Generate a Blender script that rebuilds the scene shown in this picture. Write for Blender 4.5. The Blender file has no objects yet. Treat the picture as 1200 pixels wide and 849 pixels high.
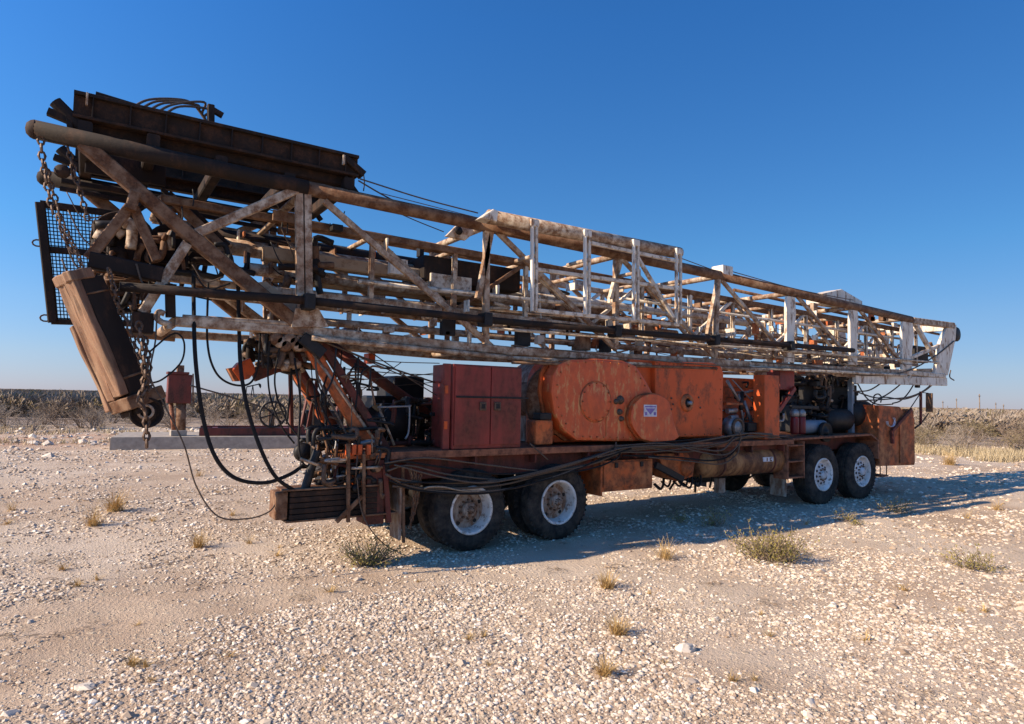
import bpy, bmesh, math, random
from mathutils import Vector, Matrix, noise
S = bpy.context.scene
COL = S.collection
R = math.radians
rnd = random.Random(7)

# ------------------------------------------------------------------ camera, sky, sun, exposure
FPX, IW, IH = 750.0, 1200.0, 849.0
ROLL = math.atan(0.0205)
YAW = math.atan(1130.0 / FPX)          # angle between the view and the long axis (X) of the rig
PITCH = math.atan(43.0 / FPX)
CAM = Vector((-4.168, -7.147, 1.95))
_F = Vector((math.cos(YAW), math.sin(YAW), 0)); _R0 = Vector((math.sin(YAW), -math.cos(YAW), 0)); _U0 = Vector((0, 0, 1))
CF = _F * math.cos(PITCH) + _U0 * math.sin(PITCH)
_u3 = _U0 * math.cos(PITCH) - _F * math.sin(PITCH)
CR = _R0 * math.cos(ROLL) + _u3 * math.sin(ROLL)
CU = _u3 * math.cos(ROLL) - _R0 * math.sin(ROLL)
cd = bpy.data.cameras.new("camera"); cam = bpy.data.objects.new("camera", cd); COL.objects.link(cam)
cam.matrix_world = Matrix(((CR.x, CU.x, -CF.x, CAM.x), (CR.y, CU.y, -CF.y, CAM.y), (CR.z, CU.z, -CF.z, CAM.z), (0, 0, 0, 1)))
cd.sensor_fit = 'HORIZONTAL'; cd.sensor_width = 36.0; cd.lens = 36.0 * FPX / IW
cd.clip_end = 12000; cd.clip_start = 0.1
S.camera = cam

SUN_EL, SUN_AZ = R(29), R(-10)            # light travels along +X, a little towards the viewer
ld = Vector((math.cos(SUN_AZ) * math.cos(SUN_EL), math.sin(SUN_AZ) * math.cos(SUN_EL), -math.sin(SUN_EL)))
sl = bpy.data.lights.new("sun", 'SUN'); sl.energy = 5.0; sl.angle = R(0.5); sl.color = (1.0, 0.82, 0.62)
sun = bpy.data.objects.new("sun", sl); COL.objects.link(sun)
sun.rotation_euler = ld.to_track_quat('-Z', 'Y').to_euler()
W = bpy.data.worlds.new("World"); S.world = W; W.use_nodes = True
wn = W.node_tree; bg = wn.nodes['Background']
sky = wn.nodes.new('ShaderNodeTexSky'); sky.sky_type = 'NISHITA'; sky.sun_disc = False
sky.sun_elevation = SUN_EL
to_sun = -ld
sky.sun_rotation = math.atan2(to_sun.x, to_sun.y)
sky.altitude = 600; sky.air_density = 1.0; sky.dust_density = 0.1; sky.ozone_density = 4
# clear dry air: deeper blue overhead, softer horizon, a little brighter round towards the sun
_tc = wn.nodes.new('ShaderNodeTexCoord'); _sx = wn.nodes.new('ShaderNodeSeparateXYZ'); wn.links.new(_tc.outputs['Generated'], _sx.inputs[0])
_rp = wn.nodes.new('ShaderNodeValToRGB'); wn.links.new(_sx.outputs[2], _rp.inputs[0]); _e = _rp.color_ramp.elements
while len(_e) < 5: _e.new(.5)
for _el, (_p, _c) in zip(_e, ((0.0, (.48, .50, .77)), (.05, (.56, .60, .78)), (.12, (.56, .70, .86)), (.22, (.44, .80, 1.01)), (.52, (.33, .86, 1.31)))):
    _el.position = _p; _el.color = (_c[0] * .5, _c[1] * .5, _c[2] * .5, 1)
_dt = wn.nodes.new('ShaderNodeVectorMath'); _dt.operation = 'DOT_PRODUCT'; _dt.inputs[1].default_value = (to_sun.x, to_sun.y, 0); wn.links.new(_tc.outputs['Generated'], _dt.inputs[0])
_az = wn.nodes.new('ShaderNodeMath'); _az.operation = 'MULTIPLY_ADD'; _az.inputs[1].default_value = .45 * 1.6; _az.inputs[2].default_value = 1.08 * 1.6; wn.links.new(_dt.outputs['Value'], _az.inputs[0])
_m1 = wn.nodes.new('ShaderNodeVectorMath'); _m1.operation = 'MULTIPLY'; wn.links.new(sky.outputs[0], _m1.inputs[0]); wn.links.new(_rp.outputs[0], _m1.inputs[1])
_m2 = wn.nodes.new('ShaderNodeVectorMath'); _m2.operation = 'SCALE'; wn.links.new(_m1.outputs[0], _m2.inputs[0]); wn.links.new(_az.outputs[0], _m2.inputs['Scale'])
wn.links.new(_m2.outputs[0], bg.inputs[0]); bg.inputs[1].default_value = 0.12
S.view_settings.view_transform = 'Standard'; S.view_settings.look = 'None'
S.view_settings.exposure = 0.65; S.view_settings.gamma = 1.0

# ------------------------------------------------------------------ placing: a ray of the picture cut with a real plane of the rig or the ground
def _ray(x, y): return CF * FPX + CR * (x - IW / 2) - CU * (y - IH / 2)
def P(x, y, Y=0.3):
    d = _ray(x, y); return CAM + d * ((Y - CAM.y) / d.y)
def G(x, y, z=0.0):
    d = _ray(x, y); return CAM + d * ((z - CAM.z) / d.z)

# ------------------------------------------------------------------ materials
def mat(name): 
    m = bpy.data.materials.new(name); m.use_nodes = True
    nt = m.node_tree; b = nt.nodes['Principled BSDF']; return m, nt, b
def nnoise(nt, scale, detail=6, rough=.6, stretch=(1, 1, 1), off=0.0, coord='w'):
    g = nt.nodes.new('ShaderNodeNewGeometry'); mp = nt.nodes.new('ShaderNodeMapping')
    mp.inputs['Scale'].default_value = stretch; mp.inputs['Location'].default_value = (off, off * .7, off * 1.3)
    if coord == 'w': nt.links.new(g.outputs['Position'], mp.inputs[0])
    else:
        tc = nt.nodes.new('ShaderNodeTexCoord'); nt.links.new(tc.outputs['Object'], mp.inputs[0])
    n = nt.nodes.new('ShaderNodeTexNoise'); n.inputs['Scale'].default_value = scale
    n.inputs['Detail'].default_value = detail; n.inputs['Roughness'].default_value = rough
    nt.links.new(mp.outputs[0], n.inputs['Vector']); return n.outputs['Fac']
def ramp(nt, fac, stops):
    r = nt.nodes.new('ShaderNodeValToRGB'); nt.links.new(fac, r.inputs[0])
    e = r.color_ramp.elements
    while len(e) < len(stops): e.new(.5)
    for el, (p, c) in zip(e, stops):
        el.position = p; el.color = (c[0], c[1], c[2], 1) if not isinstance(c, (int, float)) else (c, c, c, 1)
    return r.outputs[0]
def mix(nt, f, a, b):
    m = nt.nodes.new('ShaderNodeMix'); m.data_type = 'RGBA'
    for sock, v in ((m.inputs[0], f), (m.inputs[6], a), (m.inputs[7], b)):
        if hasattr(v, 'is_linked') or hasattr(v, 'links'): nt.links.new(v, sock)
        elif isinstance(v, (int, float)): sock.default_value = v
        else: sock.default_value = (v[0], v[1], v[2], 1)
    return m.outputs[2]
def bump(nt, b, h, strength=.3, dist=.01):
    bp = nt.nodes.new('ShaderNodeBump'); bp.inputs['Strength'].default_value = strength; bp.inputs['Distance'].default_value = dist
    nt.links.new(h, bp.inputs['Height']); nt.links.new(bp.outputs[0], b.inputs['Normal'])
def painted(name, paint, rust, lo, hi, paint2=None, rough=.6, scale=6., streak=.35, metallic=0., dark=None, off=0.):
    m, nt, b = mat(name)
    n1 = nnoise(nt, scale, 8, .68, (1, 1, streak), off)
    n2 = nnoise(nt, scale * 6, 4, .6, (1, 1, 1), off + 3)
    n3 = nnoise(nt, scale * .35, 4, .6, (1, 1, .6), off + 9)
    p = mix(nt, ramp(nt, n3, [(.42, 0), (.62, 1)]), paint, paint2 or [c * .8 for c in paint])
    r = mix(nt, ramp(nt, n2, [(.35, 0), (.7, 1)]), rust, [c * .45 for c in rust])
    c = mix(nt, ramp(nt, n1, [(lo, 0), (hi, 1)]), r, p)
    if dark:
        n4 = nnoise(nt, scale * 2.2, 6, .7, (1, 1, .25), off + 21)
        c = mix(nt, ramp(nt, n4, [(.50, 0), (.62, .75)]), c, dark)
    nt.links.new(c, b.inputs['Base Color'])
    b.inputs['Roughness'].default_value = rough; b.inputs['Metallic'].default_value = metallic
    b.inputs['Specular IOR Level'].default_value = .3
    hh = nt.nodes.new('ShaderNodeMath'); hh.operation = 'MULTIPLY_ADD'; hh.inputs[1].default_value = 7.0; nt.links.new(nnoise(nt, 1.6, 2, .4, (1, 1, 1), off + 40), hh.inputs[0]); nt.links.new(n2, hh.inputs[2])
    bump(nt, b, hh.outputs[0], .4, .006); return m
def plain(name, c, rough=.6, metallic=0., var=.3, scale=14., bmp=.2):
    m, nt, b = mat(name)
    n = nnoise(nt, scale, 6, .65)
    cc = mix(nt, ramp(nt, n, [(.3, 0), (.7, 1)]), [x * (1 - var) for x in c], [min(1, x * (1 + var)) for x in c])
    nt.links.new(cc, b.inputs['Base Color']); b.inputs['Roughness'].default_value = rough; b.inputs['Metallic'].default_value = metallic
    b.inputs['Specular IOR Level'].default_value = .28; bump(nt, b, n, bmp, .008); return m
M = {}
M['oily'] = painted('oily_dark_steel', (.022, .014, .010), (.07, .035, .02), .36, .50, rough=.8, scale=5)
M['rustdark'] = painted('dark_rusted_steel', (.028, .016, .010), (.075, .034, .017), .40, .56, rough=.85, scale=7, streak=1)
M['brown'] = painted('rusted_brown_steel', (.25, .15, .088), (.15, .066, .03), .42, .60, paint2=(.22, .125, .07), rough=.8, scale=7, streak=1)
M['worn'] = painted('rusted_white_paint', (.60, .49, .36), (.30, .165, .09), .42, .60, paint2=(.40, .285, .19), rough=.7, scale=9, streak=1)
M['tan'] = painted('dusty_beige_paint', (.42, .30, .19), (.26, .15, .08), .36, .50, paint2=(.34, .23, .14), rough=.7, scale=6, streak=1)
M['white'] = painted('weathered_white_paint', (.70, .62, .50), (.40, .26, .16), .40, .52, paint2=(.56, .46, .34), rough=.6, scale=8, streak=1)
M['clean'] = painted('white_paint', (.78, .71, .59), (.36, .21, .12), .38, .47, paint2=(.62, .53, .41), rough=.55, scale=7)
M['orange'] = painted('faded_orange_paint', (.66, .108, .022), (.32, .080, .026), .36, .50, paint2=(.54, .088, .019), rough=.5, scale=4, streak=.7)
M['orange_rust'] = painted('rusty_orange_paint', (.58, .125, .030), (.28, .085, .030), .42, .58, paint2=(.46, .18, .065), rough=.65, scale=5, streak=.85)
M['maroon'] = painted('maroon_paint', (.25, .034, .026), (.16, .040, .024), .38, .58, paint2=(.29, .048, .034), rough=.45, scale=2.6)
M['deck'] = painted('rusty_deck_edge', (.36, .14, .07), (.18, .07, .038), .40, .60, rough=.75, scale=8, streak=1)
M['deckred'] = painted('dark_red_beam', (.17, .042, .028), (.10, .036, .022), .40, .60, rough=.7, scale=5)
M['black'] = plain('black_grime', (.018, .016, .015), .55, 0, .4)
M['steel'] = plain('dull_grey_steel', (.30, .29, .28), .45, .5, .3)
M['chain'] = plain('rusty_chain_steel', (.12, .075, .05), .6, .3, .5, 40)
M['rubber'] = plain('tyre_rubber', (.020, .019, .019), .9, 0, .35, 9, .15)
m, nt, b = mat('dusty_tyre_rubber'); c = mix(nt, ramp(nt, nnoise(nt, 7, 6, .7), [(.40, 0), (.72, 1)]), (.018, .017, .016), (.085, .068, .052)); nt.links.new(c, b.inputs['Base Color']); b.inputs['Roughness'].default_value = .9; b.inputs['Specular IOR Level'].default_value = .25; bump(nt, b, nnoise(nt, 30, 4), .2, .004); M['rubber'] = m
M['rim'] = painted('white_rim_paint', (.76, .74, .70), (.36, .27, .2), .36, .46, paint2=(.60, .56, .50), rough=.5, scale=11, streak=1)
M['dish'] = painted('dusty_rim_dish', (.42, .35, .28), (.26, .14, .08), .42, .58, rough=.6, scale=12)
M['frontdish'] = painted('front_rim_dish', (.62, .61, .60), (.30, .2, .15), .36, .44, rough=.5, scale=12)
M['hose'] = plain('black_hose_rubber', (.014, .012, .011), .8, 0, .3, 20, .1)
M['cable'] = plain('old_steel_cable', (.12, .085, .06), .6, .2, .4, 50, .3)
M['palecable'] = plain('pale_dusty_cable', (.30, .23, .16), .7, .0, .4, 50, .3)
M['concrete'] = plain('weathered_concrete', (.36, .31, .25), .9, 0, .25, 5, .5)
M['redskid'] = painted('red_skid_paint', (.17, .040, .028), (.10, .038, .026), .38, .55, rough=.6, scale=4)
M['filter'] = plain('red_filter_can', (.16, .02, .02), .35, 0, .2, 6)
M['blue'] = plain('pale_blue_tank', (.22, .25, .28), .5, 0, .2, 6)
M['stick'] = plain('dry_twig', (.32, .26, .20), .9, 0, .35, 3, .1)
M['stick2'] = plain('brown_twig', (.23, .17, .12), .9, 0, .35, 3, .1)
M['leaf'] = plain('olive_leaf', (.21, .165, .08), .8, 0, .4, 4, .1)
M['green'] = plain('creosote_leaf', (.27, .22, .06), .75, 0, .4, 9, .1)
M['straw'] = plain('dry_straw', (.50, .33, .13), .85, 0, .3, 9, .1)
M['grass'] = plain('pale_dry_grass', (.44, .35, .21), .9, 0, .35, 2, .1)
M['rock'] = plain('white_limestone', (.62, .54, .44), .9, 0, .22, 9, .6)
M['sticker'] = plain('white_sticker', (.6, .6, .62), .5)
M['stickerblue'] = plain('violet_print', (.22, .16, .38), .5)
M['glass'], _nt, _b = mat('cab_glass'); _b.inputs['Base Color'].default_value = (.5, .58, .62, 1); _b.inputs['Roughness'].default_value = .08; _b.inputs['Transmission Weight'].default_value = .85

# worn case paint with pale runs
m, nt, b = mat('streaked_orange_case')
n1 = nnoise(nt, 11, 9, .72, (1, 1, .34)); n2 = nnoise(nt, 9, 6, .7, (1, 1, .6), 4); n3 = nnoise(nt, 1.1, 3, .5, (1, 1, 1), 7)
c = mix(nt, ramp(nt, n2, [(.4, 0), (.62, 1)]), (.66, .108, .022), (.50, .080, .019))
f = nt.nodes.new('ShaderNodeMath'); f.operation = 'MULTIPLY'
nt.links.new(ramp(nt, n1, [(.52, 0), (.60, .8)]), f.inputs[0]); nt.links.new(ramp(nt, n3, [(.36, 0), (.5, 1)]), f.inputs[1])
c = mix(nt, f.outputs[0], c, (.62, .30, .10))
nt.links.new(c, b.inputs['Base Color']); b.inputs['Roughness'].default_value = .5; bump(nt, b, n2, .2, .006)
M['case'] = m
M['tankpaint'] = painted('ochre_tank_paint', (.34, .15, .055), (.17, .07, .032), .42, .58, paint2=(.42, .22, .09), rough=.65, scale=5, streak=.4)
# timber with grain along the board
m, nt, b = mat('weathered_timber')
n1 = nnoise(nt, 9, 8, .7, (1, 1, .10), 2, 'o'); n2 = nnoise(nt, 3, 4, .6, (1, 1, .5), 8, 'o')
c = mix(nt, ramp(nt, n1, [(.38, 0), (.6, 1)]), (.12, .06, .032), (.38, .235, .135))
c = mix(nt, ramp(nt, n2, [(.4, 0), (.7, 1)]), c, (.28, .13, .07))
nt.links.new(c, b.inputs['Base Color']); b.inputs['Roughness'].default_value = .8; bump(nt, b, n1, .6, .02)
M['timber'] = m

# ------------------------------------------------------------------ mesh helpers
def link(name, verts, faces, m, parent=None, smooth=False, mats=None, fmi=None):
    me = bpy.data.meshes.new(name); me.from_pydata([tuple(v) for v in verts], [], faces)
    if mats:
        for k in mats: me.materials.append(M[k])
        if fmi: me.polygons.foreach_set('material_index', fmi)
    else: me.materials.append(M[m] if isinstance(m, str) else m)
    if smooth: me.polygons.foreach_set('use_smooth', [True] * len(me.polygons))
    me.update()
    o = bpy.data.objects.new(name, me); COL.objects.link(o)
    if parent: o.parent = parent
    return o
class MB:
    def __init__(s): s.v = []; s.f = []
    def add(s, v, f):
        n = len(s.v); s.v += [Vector(a) for a in v]; s.f += [tuple(i + n for i in q) for q in f]; return s
    def build(s, name, m, parent=None, smooth=False): return link(name, s.v, s.f, m, parent, smooth)
def frame(d, up=Vector((0, 0, 1))):
    d = d.normalized()
    if abs(d.dot(up)) > .97: up = Vector((0, 1, 0))
    s = d.cross(up).normalized(); u = s.cross(d).normalized(); return s, u
def beam_geo(p0, p1, w, h, ch=.12):
    p0, p1 = Vector(p0), Vector(p1); s, u = frame(p1 - p0); a, b = w / 2, h / 2; c = min(w, h) * ch
    prof = [(-a + c, -b), (a - c, -b), (a, -b + c), (a, b - c), (a - c, b), (-a + c, b), (-a, b - c), (-a, -b + c)]
    v = [p + s * x + u * y for p in (p0, p1) for x, y in prof]
    f = [(i, (i + 1) % 8, (i + 1) % 8 + 8, i + 8) for i in range(8)] + [tuple(range(7, -1, -1)), tuple(range(8, 16))]
    return v, f
def channel_geo(p0, p1, w, h, t=.012):       # an open channel section, as the braces are
    p0, p1 = Vector(p0), Vector(p1); s, u = frame(p1 - p0); a, b = w / 2, h / 2
    prof = [(-a, -b), (a, -b), (a, -b + t), (-a + t, -b + t), (-a + t, b - t), (a, b - t), (a, b), (-a, b)]
    v = [p + s * x + u * y for p in (p0, p1) for x, y in prof]
    f = [(i, (i + 1) % 8, (i + 1) % 8 + 8, i + 8) for i in range(8)] + [tuple(range(7, -1, -1)), tuple(range(8, 16))]
    return v, f
def tube_geo(pts, r, n=8, r1=None, cap=True):
    pts = [Vector(p) for p in pts]; v = []; f = []; k = len(pts); up = Vector((0, 0, 1)); s = None
    for i, p in enumerate(pts):
        d = (pts[min(i + 1, k - 1)] - pts[max(i - 1, 0)])
        if d.length < 1e-6: d = Vector((0, 0, 1))
        d.normalize()
        if s is None: s, u = frame(d)
        else:
            s = (s - d * s.dot(d))
            s = s.normalized() if s.length > 1e-4 else frame(d)[0]
            u = s.cross(d).normalized()
        rr = r if r1 is None else r + (r1 - r) * i / (k - 1)
        for j in range(n):
            a = 2 * math.pi * j / n; v.append(p + (s * math.cos(a) + u * math.sin(a)) * rr)
    for i in range(k - 1):
        for j in range(n): f.append((i * n + j, i * n + (j + 1) % n, (i + 1) * n + (j + 1) % n, (i + 1) * n + j))
    if cap: f.append(tuple(range(n - 1, -1, -1))); f.append(tuple((k - 1) * n + j for j in range(n)))
    return v, f
def beam(name, p0, p1, w, h, m, par=None, ch=.12): return link(name, *beam_geo(p0, p1, w, h, ch), m, par)
def channel(name, p0, p1, w, h, m, par=None): return link(name, *channel_geo(p0, p1, w, h), m, par)
def pipe(name, p0, p1, r, m, par=None, n=12):
    o = link(name, *tube_geo([p0, p1], r, n), m, par); 
    o.data.polygons.foreach_set('use_smooth', [len(p.vertices) == 4 for p in o.data.polygons]); return o
def box_geo(x0, x1, y0, y1, z0, z1):
    v = [(x, y, z) for x in (x0, x1) for y in (y0, y1) for z in (z0, z1)]
    f = [(0, 1, 3, 2), (4, 6, 7, 5), (0, 4, 5, 1), (2, 3, 7, 6), (0, 2, 6, 4), (1, 5, 7, 3)]; return v, f
def cbox(name, x0, x1, y0, y1, z0, z1, m, par=None, bev=.012, rot=None):
    bm = bmesh.new(); v, f = box_geo(x0, x1, y0, y1, z0, z1); vs = [bm.verts.new(p) for p in v]
    for q in f: bm.faces.new([vs[i] for i in q])
    if bev: bmesh.ops.bevel(bm, geom=bm.edges[:], offset=bev, segments=2, affect='EDGES', profile=.6)
    bmesh.ops.recalc_face_normals(bm, faces=bm.faces[:])
    if rot:
        c, ang, ax = rot; bmesh.ops.rotate(bm, cent=c, matrix=Matrix.Rotation(ang, 3, ax), verts=bm.verts[:])
    me = bpy.data.meshes.new(name); bm.to_mesh(me); bm.free(); me.materials.append(M[m])
    o = bpy.data.objects.new(name, me); COL.objects.link(o)
    if par: o.parent = par
    return o
def prism_geo(poly, y0, y1):                 # poly: (x,z) points; thickness along Y
    n = len(poly); v = [(x, y0, z) for x, z in poly] + [(x, y1, z) for x, z in poly]
    f = [tuple(range(n)), tuple(range(2 * n - 1, n - 1, -1))] + [((i + 1) % n, i, i + n, (i + 1) % n + n) for i in range(n)]
    return v, f
def prism(name, poly, y0, y1, m, par=None, bev=.012):
    bm = bmesh.new(); v, f = prism_geo(poly, y0, y1); vs = [bm.verts.new(p) for p in v]
    for q in f: bm.faces.new([vs[i] for i in q])
    bmesh.ops.recalc_face_normals(bm, faces=bm.faces[:])
    if bev:
        e = [e for e in bm.edges if abs(e.verts[0].co.y - e.verts[1].co.y) < 1e-5]
        bmesh.ops.bevel(bm, geom=e, offset=bev, segments=2, affect='EDGES', profile=.6)
    me = bpy.data.meshes.new(name); bm.to_mesh(me); bm.free(); me.materials.append(M[m])
    o = bpy.data.objects.new(name, me); COL.objects.link(o)
    if par: o.parent = par
    return o
def lathe_geo(c, prof, n=40, ax='y'):        # prof: (radius, offset along the axis)
    c = Vector(c); v = []; f = []
    for r, y in prof:
        for j in range(n):
            a = 2 * math.pi * j / n
            if ax == 'y': v.append(c + Vector((r * math.cos(a), y, r * math.sin(a))))
            elif ax == 'x': v.append(c + Vector((y, r * math.cos(a), r * math.sin(a))))
            else: v.append(c + Vector((r * math.cos(a), r * math.sin(a), y)))
    for i in range(len(prof) - 1):
        for j in range(n): f.append((i * n + j, i * n + (j + 1) % n, (i + 1) * n + (j + 1) % n, (i + 1) * n + j))
    return v, f
def lathe(name, c, prof, m, par=None, n=40, ax='y', smooth=True): return link(name, *lathe_geo(c, prof, n, ax), m, par, smooth)
def spline(pts, seg=8):
    pts = [Vector(p) for p in pts]; q = [pts[0] * 2 - pts[1]] + pts + [pts[-1] * 2 - pts[-2]]; out = []
    for i in range(1, len(q) - 2):
        a, b, c, d = q[i - 1:i + 3]
        for k in range(seg):
            t = k / seg
            out.append(.5 * ((2 * b) + (c - a) * t + (2 * a - 5 * b + 4 * c - d) * t * t + (3 * b - 3 * c + d - a) * t ** 3))
    return out + [pts[-1]]
def hose_obj(name, pts, r, m, par=None, seg=8, n=7): return link(name, *tube_geo(spline(pts, seg), r, n), m, par, True)
def empty(name, loc=(0, 0, 0), par=None):
    o = bpy.data.objects.new(name, None); COL.objects.link(o); o.location = loc
    if par: o.parent = par
    return o
def tag(o, label=None, cat=None, group=None, kind=None):
    if label: o['label'] = label
    if cat: o['category'] = cat
    if group: o['group'] = group
    if kind: o['kind'] = kind
    return o
def chain_geo(pts, link_len=.07, r=.009):
    mb = MB(); pl = spline(pts, 10); dist = [0]
    for a, b in zip(pl, pl[1:]): dist.append(dist[-1] + (b - a).length)
    total = dist[-1]; k = int(total / (link_len * .78)); j = 0
    for i in range(k):
        t = i / k * total
        while j < len(dist) - 2 and dist[j + 1] < t: j += 1
        q = (t - dist[j]) / max(1e-6, dist[j + 1] - dist[j]); c = pl[j].lerp(pl[j + 1], q); d = (pl[j + 1] - pl[j]).normalized()
        s, u = frame(d)
        if i % 2: s = u
        L, Wd = link_len / 2, link_len * .3; ring = []
        for a in range(8):
            an = 2 * math.pi * a / 8; ring.append(c + d * (L * math.cos(an)) + s * (Wd * math.sin(an)))
        nrm = d.cross(s)
        v = []; f = []
        for a in range(8):
            o = (ring[a] - c).normalized()
            for e in range(4):
                th = e * math.pi / 2; v.append(ring[a] + (o * math.cos(th) + nrm * math.sin(th)) * r)
        for a in range(8):
            for e in range(4): f.append((a * 4 + e, a * 4 + (e + 1) % 4, ((a + 1) % 8) * 4 + (e + 1) % 4, ((a + 1) % 8) * 4 + e))
        mb.add(v, f)
    return mb

# ================================================================== THE GROUND
TRK = [(G(-10, 752), G(420, 697), G(760, 650), G(900, 628)), (G(-10, 722), G(350, 683), G(600, 655), G(760, 632))]
TRKS = [spline(t, 10) for t in TRK]
def track_d(x, y):
    best = 9
    for t in TRKS:
        for a, b in zip(t, t[1:]):
            ab = b - a; l2 = ab.x ** 2 + ab.y ** 2; q = max(0, min(1, ((x - a.x) * ab.x + (y - a.y) * ab.y) / l2))
            dd = math.hypot(x - a.x - ab.x * q, y - a.y - ab.y * q); best = min(best, dd)
    return best
def gz(x, y):
    d = math.hypot(x - CAM.x, y - CAM.y)
    z = .030 * (noise.noise((x * .35, y * .35, 1)) ) + .016 * noise.noise((x * 1.3, y * 1.3, 5))
    if d < 14: z += .010 * noise.noise((x * 4.5, y * 4.5, 9))
    if d < 25 and -1 < y < 3.4 and -2 < x < 12.5: z *= .5
    if d > 30: z += min(1, (d - 30) / 15) * .18 * (noise.noise((x * .12, y * .12, 3)) + .2)
    return z
def build_ground():
    na, rs = 380, [0.0, .6]
    r = 1.2
    while r < 7000: rs.append(r); r *= 1.024 if r < 60 else 1.10
    v = [(CAM.x, CAM.y, 0)]; f = []
    a_mid = YAW
    angs = []
    for i in range(na):                       # finer where the lens looks
        t = i / na; angs.append(a_mid + math.pi + 2 * math.pi * t + .62 * math.sin(2 * math.pi * t) * 1.0)
    for rr in rs[1:]:
        for a in angs:
            x, y = CAM.x + rr * math.cos(a), CAM.y + rr * math.sin(a); v.append((x, y, gz(x, y) if rr < 400 else 0))
    for j in range(na): f.append((0, 1 + j, 1 + (j + 1) % na))
    for i in range(len(rs) - 2):
        for j in range(na):
            a = 1 + i * na + j; b = 1 + i * na + (j + 1) % na; f.append((a, a + na, b + na, b))
    o = link('ground', v, f, ground_mat(), None, True); o['kind'] = 'structure'
    me = o.data; at = me.attributes.new('track', 'FLOAT', 'POINT')
    vals = [0.0] * len(v)
    for i, p in enumerate(v):
        d = math.hypot(p[0] - CAM.x, p[1] - CAM.y)
        if 2 < d < 14:
            q = track_d(p[0], p[1]); vals[i] = max(0, min(1, 2.0 - q / .075))
    at.data.foreach_set('value', vals)
    return o
def ground_mat():
    m, nt, b = mat('pale_caliche_gravel')
    g = nt.nodes.new('ShaderNodeNewGeometry')
    big = nnoise(nt, .22, 5, .6); mid = nnoise(nt, 1.1, 6, .65, (1, 1, 1), 3); fine = nnoise(nt, 26, 5, .75, (1, 1, 1), 5)
    dirt = mix(nt, ramp(nt, mid, [(.35, 0), (.65, 1)]), (.40, .275, .175), (.55, .41, .28))
    dirt = mix(nt, ramp(nt, big, [(.45, 0), (.65, 1)]), dirt, (.62, .50, .375))
    # pebbles of several sizes too small to build
    def pebble(scale, off, w):
        vo = nt.nodes.new('ShaderNodeTexVoronoi'); vo.inputs['Scale'].default_value = scale; vo.inputs['Randomness'].default_value = 1
        mp = nt.nodes.new('ShaderNodeMapping'); mp.inputs['Location'].default_value = (off, off, 0)
        nz = nt.nodes.new('ShaderNodeTexNoise'); nz.inputs['Scale'].default_value = scale * 1.3
        nt.links.new(g.outputs['Position'], nz.inputs['Vector'])
        ad = nt.nodes.new('ShaderNodeVectorMath'); ad.operation = 'MULTIPLY_ADD'; ad.inputs[1].default_value = (.5 / scale,) * 3
        nt.links.new(nz.outputs['Color'], ad.inputs[0]); nt.links.new(g.outputs['Position'], ad.inputs[2])
        nt.links.new(ad.outputs[0], mp.inputs[0]); nt.links.new(mp.outputs[0], vo.inputs['Vector'])
        sub = nt.nodes.new('ShaderNodeSeparateColor'); nt.links.new(vo.outputs['Color'], sub.inputs[0])
        on = ramp(nt, sub.outputs[0], [(w, 0), (w + .02, 1)])
        body = ramp(nt, vo.outputs['Distance'], [(.22, 1), (.42, 0)])
        mu = nt.nodes.new('ShaderNodeMath'); mu.operation = 'MULTIPLY'; nt.links.new(on, mu.inputs[0]); nt.links.new(body, mu.inputs[1])
        return mu.outputs[0], sub.outputs[1]
    p1, c1 = pebble(26, 0, .45); p2, c2 = pebble(60, 5, .35); p3, c3 = pebble(11, 9, .78)
    patch = ramp(nt, nnoise(nt, .8, 5, .65, (1, 1, 1), 17), [(.40, .25), (.56, 1)])
    tr = nt.nodes.new('ShaderNodeAttribute'); tr.attribute_name = 'track'
    inv = nt.nodes.new('ShaderNodeMath'); inv.operation = 'SUBTRACT'; inv.inputs[0].default_value = 1; inv.use_clamp = True
    sc = nt.nodes.new('ShaderNodeMath'); sc.operation = 'MULTIPLY'; sc.inputs[1].default_value = .8
    nt.links.new(tr.outputs['Fac'], sc.inputs[0]); nt.links.new(sc.outputs[0], inv.inputs[1])
    pm = nt.nodes.new('ShaderNodeMath'); pm.operation = 'MULTIPLY'; nt.links.new(patch, pm.inputs[0]); nt.links.new(inv.outputs[0], pm.inputs[1])
    col = dirt; hs = []
    for pp, cc, amt in ((p2, c2, .7), (p1, c1, .9), (p3, c3, .9)):
        mu = nt.nodes.new('ShaderNodeMath'); mu.operation = 'MULTIPLY'; nt.links.new(pp, mu.inputs[0]); nt.links.new(pm.outputs[0], mu.inputs[1])
        stone = mix(nt, ramp(nt, cc, [(0, 0), (1, 1)]), (.46, .35, .23), (.74, .62, .44))
        col = mix(nt, mu.outputs[0], col, stone); hs.append(mu.outputs[0])
    # dark scrub soil past the edge of the clearing, a red earth patch on the left
    vm = nt.nodes.new('ShaderNodeVectorMath'); vm.operation = 'DISTANCE'; vm.inputs[1].default_value = (CAM.x, CAM.y, 0)
    nt.links.new(g.outputs['Position'], vm.inputs[0])
    dd = nt.nodes.new('ShaderNodeMath'); dd.operation = 'MULTIPLY_ADD'; dd.inputs[1].default_value = 1 / 100.
    nn = nt.nodes.new('ShaderNodeMath'); nn.operation = 'MULTIPLY'; nn.inputs[1].default_value = .12; nt.links.new(mid, nn.inputs[0])
    nt.links.new(vm.outputs['Value'], dd.inputs[0]); nt.links.new(nn.outputs[0], dd.inputs[2])
    col = mix(nt, ramp(nt, dd.outputs[0], [(.40, 0), (.52, 1)]), col, (.27, .20, .14))
    rp = G(60, 515)
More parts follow.
